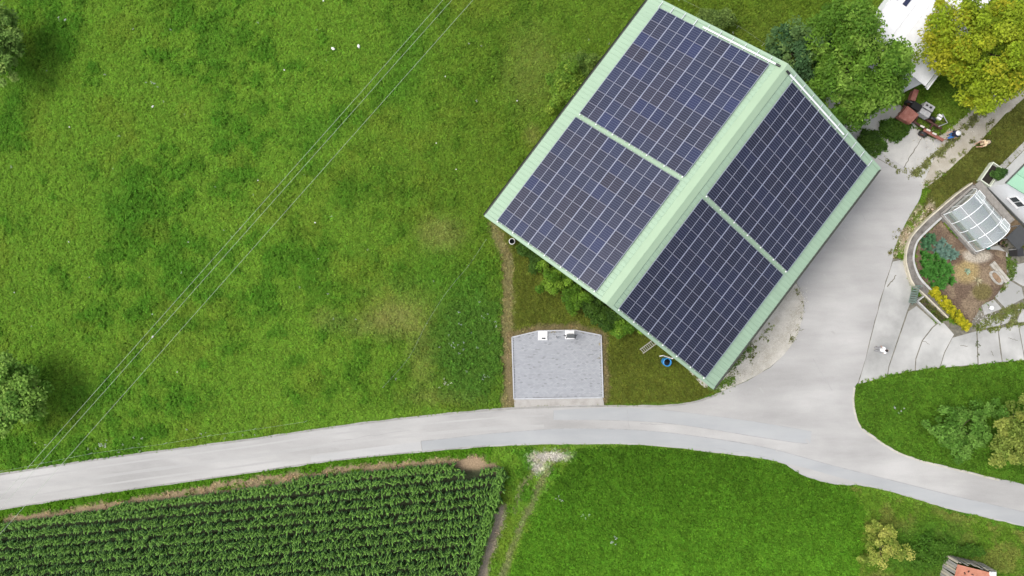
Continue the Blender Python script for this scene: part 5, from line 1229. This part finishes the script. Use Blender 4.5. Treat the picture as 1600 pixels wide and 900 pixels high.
# ------------------------------------------------------------------ plank shed, bottom right
sh = empty('plank_shed', G(1477, 865), R(-14)); tag(sh, 'low weathered plank shed with orange red roof at the bottom edge', 'shed')
SWX, SDY, SHH = 3.05, 2.6, 1.5; rg = random.Random(8)
m_pl = [mat('grey_plank', c_, .9, scale=3, col2=tuple(x * 1.35 for x in c_), stretch=(6, 6, 1), bump=.4, bscale=30) for c_ in ((.27, .255, .22), (.33, .30, .24), (.21, .205, .19))]
for k in range(14):
    x = SWX * (k + .5) / 14; b = MB(); lx = rg.uniform(-.09, .09); hh = SHH * rg.uniform(.93, 1.12)
    b.beam((x, rg.uniform(-.04, .04), 0), (x + lx, rg.uniform(-.12, .02), hh), SWX / 14 * .86, .035, up=Vector((0, 1, 0))); obj('plank', b, m_pl[k % 3], sh)
for k in range(12):
    y = -SDY * (k + .5) / 12; b = MB(); hh = SHH * rg.uniform(.95, 1.08)
    b.beam((rg.uniform(-.03, .03), y, 0), (rg.uniform(0, .06), y + rg.uniform(-.05, .05), hh), .035, SDY / 12 * .86, up=Vector((0, 1, 0))); obj('plank', b, m_pl[(k + 1) % 3], sh)
    b = MB(); b.beam((SWX, y, 0), (SWX, y, hh), .035, SDY / 12 * .9, up=Vector((0, 1, 0))); obj('plank', b, m_pl[k % 3], sh)
b = MB(); b.box((SWX / 2, -SDY, SHH / 2), (SWX, .05, SHH)); obj('back_wall', b, m_pl[0], sh)
m_or = mat('terracotta_sheet', (.36, .14, .085), .8, scale=2, col2=(.46, .20, .13), bump=.15)
for k in range(4):
    b = MB(); b.box((SWX * (k + .5) / 4 + .03, -SDY / 2 - .18, SHH + .03 + .012 * (k % 2)), (SWX / 4 + .01, SDY - .1, .03)); obj('roof_sheet', b, m_or, sh)
for x, y in ((.7, -.75), (.95, -.55), (1.3, -.7)):
    b = MB(); b.box((x, y, SHH + .075), (.16, .08, .05), rg.uniform(0, 3)); obj('roof_debris', b, m_rd, sh)
b = MB(); b.box((0, 0, .12), (.34, .3, .24)); b.box((0, 0, .25), (.37, .33, .03)); tag(obj('white_box', b, m_white, loc=sh.matrix_basis @ Vector((SWX - .35, -.25, SHH + .06))), 'small white box on the plank shed roof', 'box')

# ------------------------------------------------------------------ people
m_skin = plain('skin', (.46, .27, .19), .55)
def capsules(name, caps, m, parent, vox=.02):
    b = MB()
    for p0, r0, p1, r1 in caps:
        p0, p1 = Vector(p0), Vector(p1)
        b.tube([p0, p1], [r0, r1], 10); b.ball(p0, r0 * 1.0, n=10, m=8); b.ball(p1, r1 * 1.0, n=10, m=8)
    o = obj(name, b, m, parent)
    md = o.modifiers.new('remesh', 'REMESH'); md.mode = 'VOXEL'; md.voxel_size = vox; md.use_smooth_shade = True
    sm = o.modifiers.new('smooth', 'SMOOTH'); sm.iterations = 2; sm.factor = .5
    return o
def person(base, rz, label, J, shirt, trousers, hair, hat=None, shorts=False, sleeves=.5, long=False):
    root = empty('person', base, rz); tag(root, label, 'person')
    v = {k: Vector(p) for k, p in J.items()}
    hd_ = v['head']; up = (hd_ - v['neck']).normalized(); fw = v.get('face', Vector((1, 0, 0))).normalized(); lf = up.cross(fw).normalized()
    caps = [(v['pelvis'], .145, v['chest'], .15), (v['chest'], .15, v['neck'], .065), (v['neck'], .058, hd_, .07),
            (hd_ - up * .03, .082, hd_ + up * .05, .092), (hd_ - up * .06 + fw * .03, .055, hd_ + fw * .04, .06), (hd_ + fw * .09 - up * .01, .018, hd_ + fw * .115 - up * .03, .016), (hd_ + lf * .09, .025, hd_ - lf * .09, .025),
            (hd_ + fw * .09 + up * .03 + lf * .035, .012, hd_ + fw * .09 + up * .03 - lf * .035, .012)]
    for s in 'lr':
        caps += [(v['chest'], .10, v['sh' + s], .065), (v['sh' + s], .062, v['el' + s], .045), (v['el' + s], .043, v['ha' + s], .03), (v['pelvis'], .12, v['hip' + s], .10), (v['hip' + s], .095, v['kn' + s], .06), (v['kn' + s], .058, v['an' + s], .04), (v['an' + s], .04, v['to' + s], .033)]
        hd = (v['ha' + s] - v['el' + s]).normalized(); sd = hd.cross(up).normalized() if hd.cross(up).length > .1 else Vector((0, 1, 0))
        pm = v['ha' + s] + hd * .07; caps.append((v['ha' + s], .03, pm, .036))
        for q, (o_, L_) in enumerate(((-.032, .07), (-.011, .085), (.011, .08), (.032, .062))):
            f0 = pm + sd * o_; f1 = f0 + hd * L_ * .6 - up * .004; caps += [(f0, .011, f1, .010), (f1, .010, f1 + hd * L_ * .4 - up * .02, .008)]
        caps += [(v['ha' + s] + sd * .02 + hd * .02, .014, v['ha' + s] + sd * .07 + hd * .06, .011)]
    capsules('body', caps, m_skin, root, .014)
    c = [(v['pelvis'] + (v['chest'] - v['pelvis']) * .15, .16, v['chest'], .17), (v['chest'], .17, v['neck'].lerp(v['chest'], .35), .09)]
    for s in 'lr':
        c += [(v['chest'], .12, v['sh' + s], .08), (v['sh' + s], .08, v['sh' + s].lerp(v['el' + s], .95 if long else .6), .065)]
        if long: c.append((v['el' + s], .06, v['el' + s].lerp(v['ha' + s], .9), .045))
    capsules('shirt', c, shirt, root)
    c = [(v['pelvis'], .158, v['pelvis'].lerp(v['chest'], .2), .16)]
    for s in 'lr':
        c += [(v['pelvis'], .13, v['hip' + s], .115), (v['hip' + s], .115, v['kn' + s] if not shorts else v['hip' + s].lerp(v['kn' + s], .85), .078)]
        if not shorts: c.append((v['kn' + s], .075, v['kn' + s].lerp(v['an' + s], .93), .058))
    capsules('shorts' if shorts else 'trousers', c, trousers, root)
    for s in 'lr': capsules('shoe', [(v['an' + s] - Vector((0, 0, .03)), .045, v['to' + s], .042)], m_dark, root)
    if hat is None: capsules('hair', [(hd_ + up * .05 - fw * .02, .10, hd_ - fw * .04, .092)], hair, root)
    else:
        b = MB(); b.lathe([(0, .135), (.07, .13), (.10, .09), (.11, .04), (.19, .03), (.19, .02), (.10, .02)], n=18)
        M_ = up.to_track_quat('Z', 'Y').to_matrix().to_4x4(); o = obj('hat', b, hat, root); o.matrix_local = Matrix.Translation(hd_ + up * .02) @ M_
    return root
stand = dict(pelvis=(0, 0, .95), chest=(.02, 0, 1.32), neck=(.03, 0, 1.50), head=(.05, 0, 1.64), shl=(.02, .19, 1.42), shr=(.02, -.19, 1.42), ell=(-.02, .27, 1.14), elr=(.02, -.27, 1.14), hal=(.06, .28, .90), har=(.14, -.26, .93),
             hipl=(0, .10, .90), hipr=(0, -.10, .90), knl=(.04, .11, .48), knr=(.0, -.11, .48), anl=(0, .12, .07), anr=(-.06, -.12, .07), tol=(.16, .14, .04), tor=(.10, -.14, .04))
walk = dict(stand); walk.update(knl=(.18, .11, .50), anl=(.20, .11, .08), tol=(.36, .12, .05), knr=(-.06, -.11, .48), anr=(-.28, -.11, .12), tor=(-.16, -.12, .05), elr=(.16, -.28, 1.16), har=(.40, -.30, 1.14), ell=(-.12, .27, 1.16), hal=(-.10, .28, .92))
bend = dict(pelvis=(-.12, 0, .88), chest=(.22, 0, 1.05), neck=(.38, 0, 1.03), head=(.52, 0, .98), face=(.45, 0, -.9), shl=(.30, .19, 1.03), shr=(.30, -.19, 1.03), ell=(.42, .22, .76), elr=(.44, -.22, .76), hal=(.58, .14, .52), har=(.62, -.14, .50),
            hipl=(-.12, .10, .85), hipr=(-.12, -.10, .85), knl=(0, .12, .46), knr=(-.02, -.12, .46), anl=(-.08, .13, .07), anr=(-.12, -.13, .07), tol=(.08, .15, .04), tor=(.04, -.15, .04))
person(G(1477, 215), R(200), 'person in navy shirt, blue shorts and white cap walking on the gravel track', walk, plain('navy_cloth', (.012, .014, .045), .8), plain('blue_cloth', (.04, .17, .50), .8), m_dark, hat=plain('white_cap', (.72, .72, .70), .7), shorts=True)
person(G(1531, 226), R(195), 'person in beige top and dark shorts bending over on the lawn edge', bend, plain('beige_cloth', (.58, .45, .29), .85), plain('black_cloth', (.012, .012, .014), .8), plain('straw_hair', (.42, .33, .2), .8), shorts=True)
person(G(1367, 545), R(10), 'dark haired person in white shirt and grey trousers standing on the concrete', stand, plain('white_cloth', (.80, .80, .80), .8), plain('grey_cloth', (.30, .30, .31), .8), plain('dark_hair', (.012, .010, .009), .6))
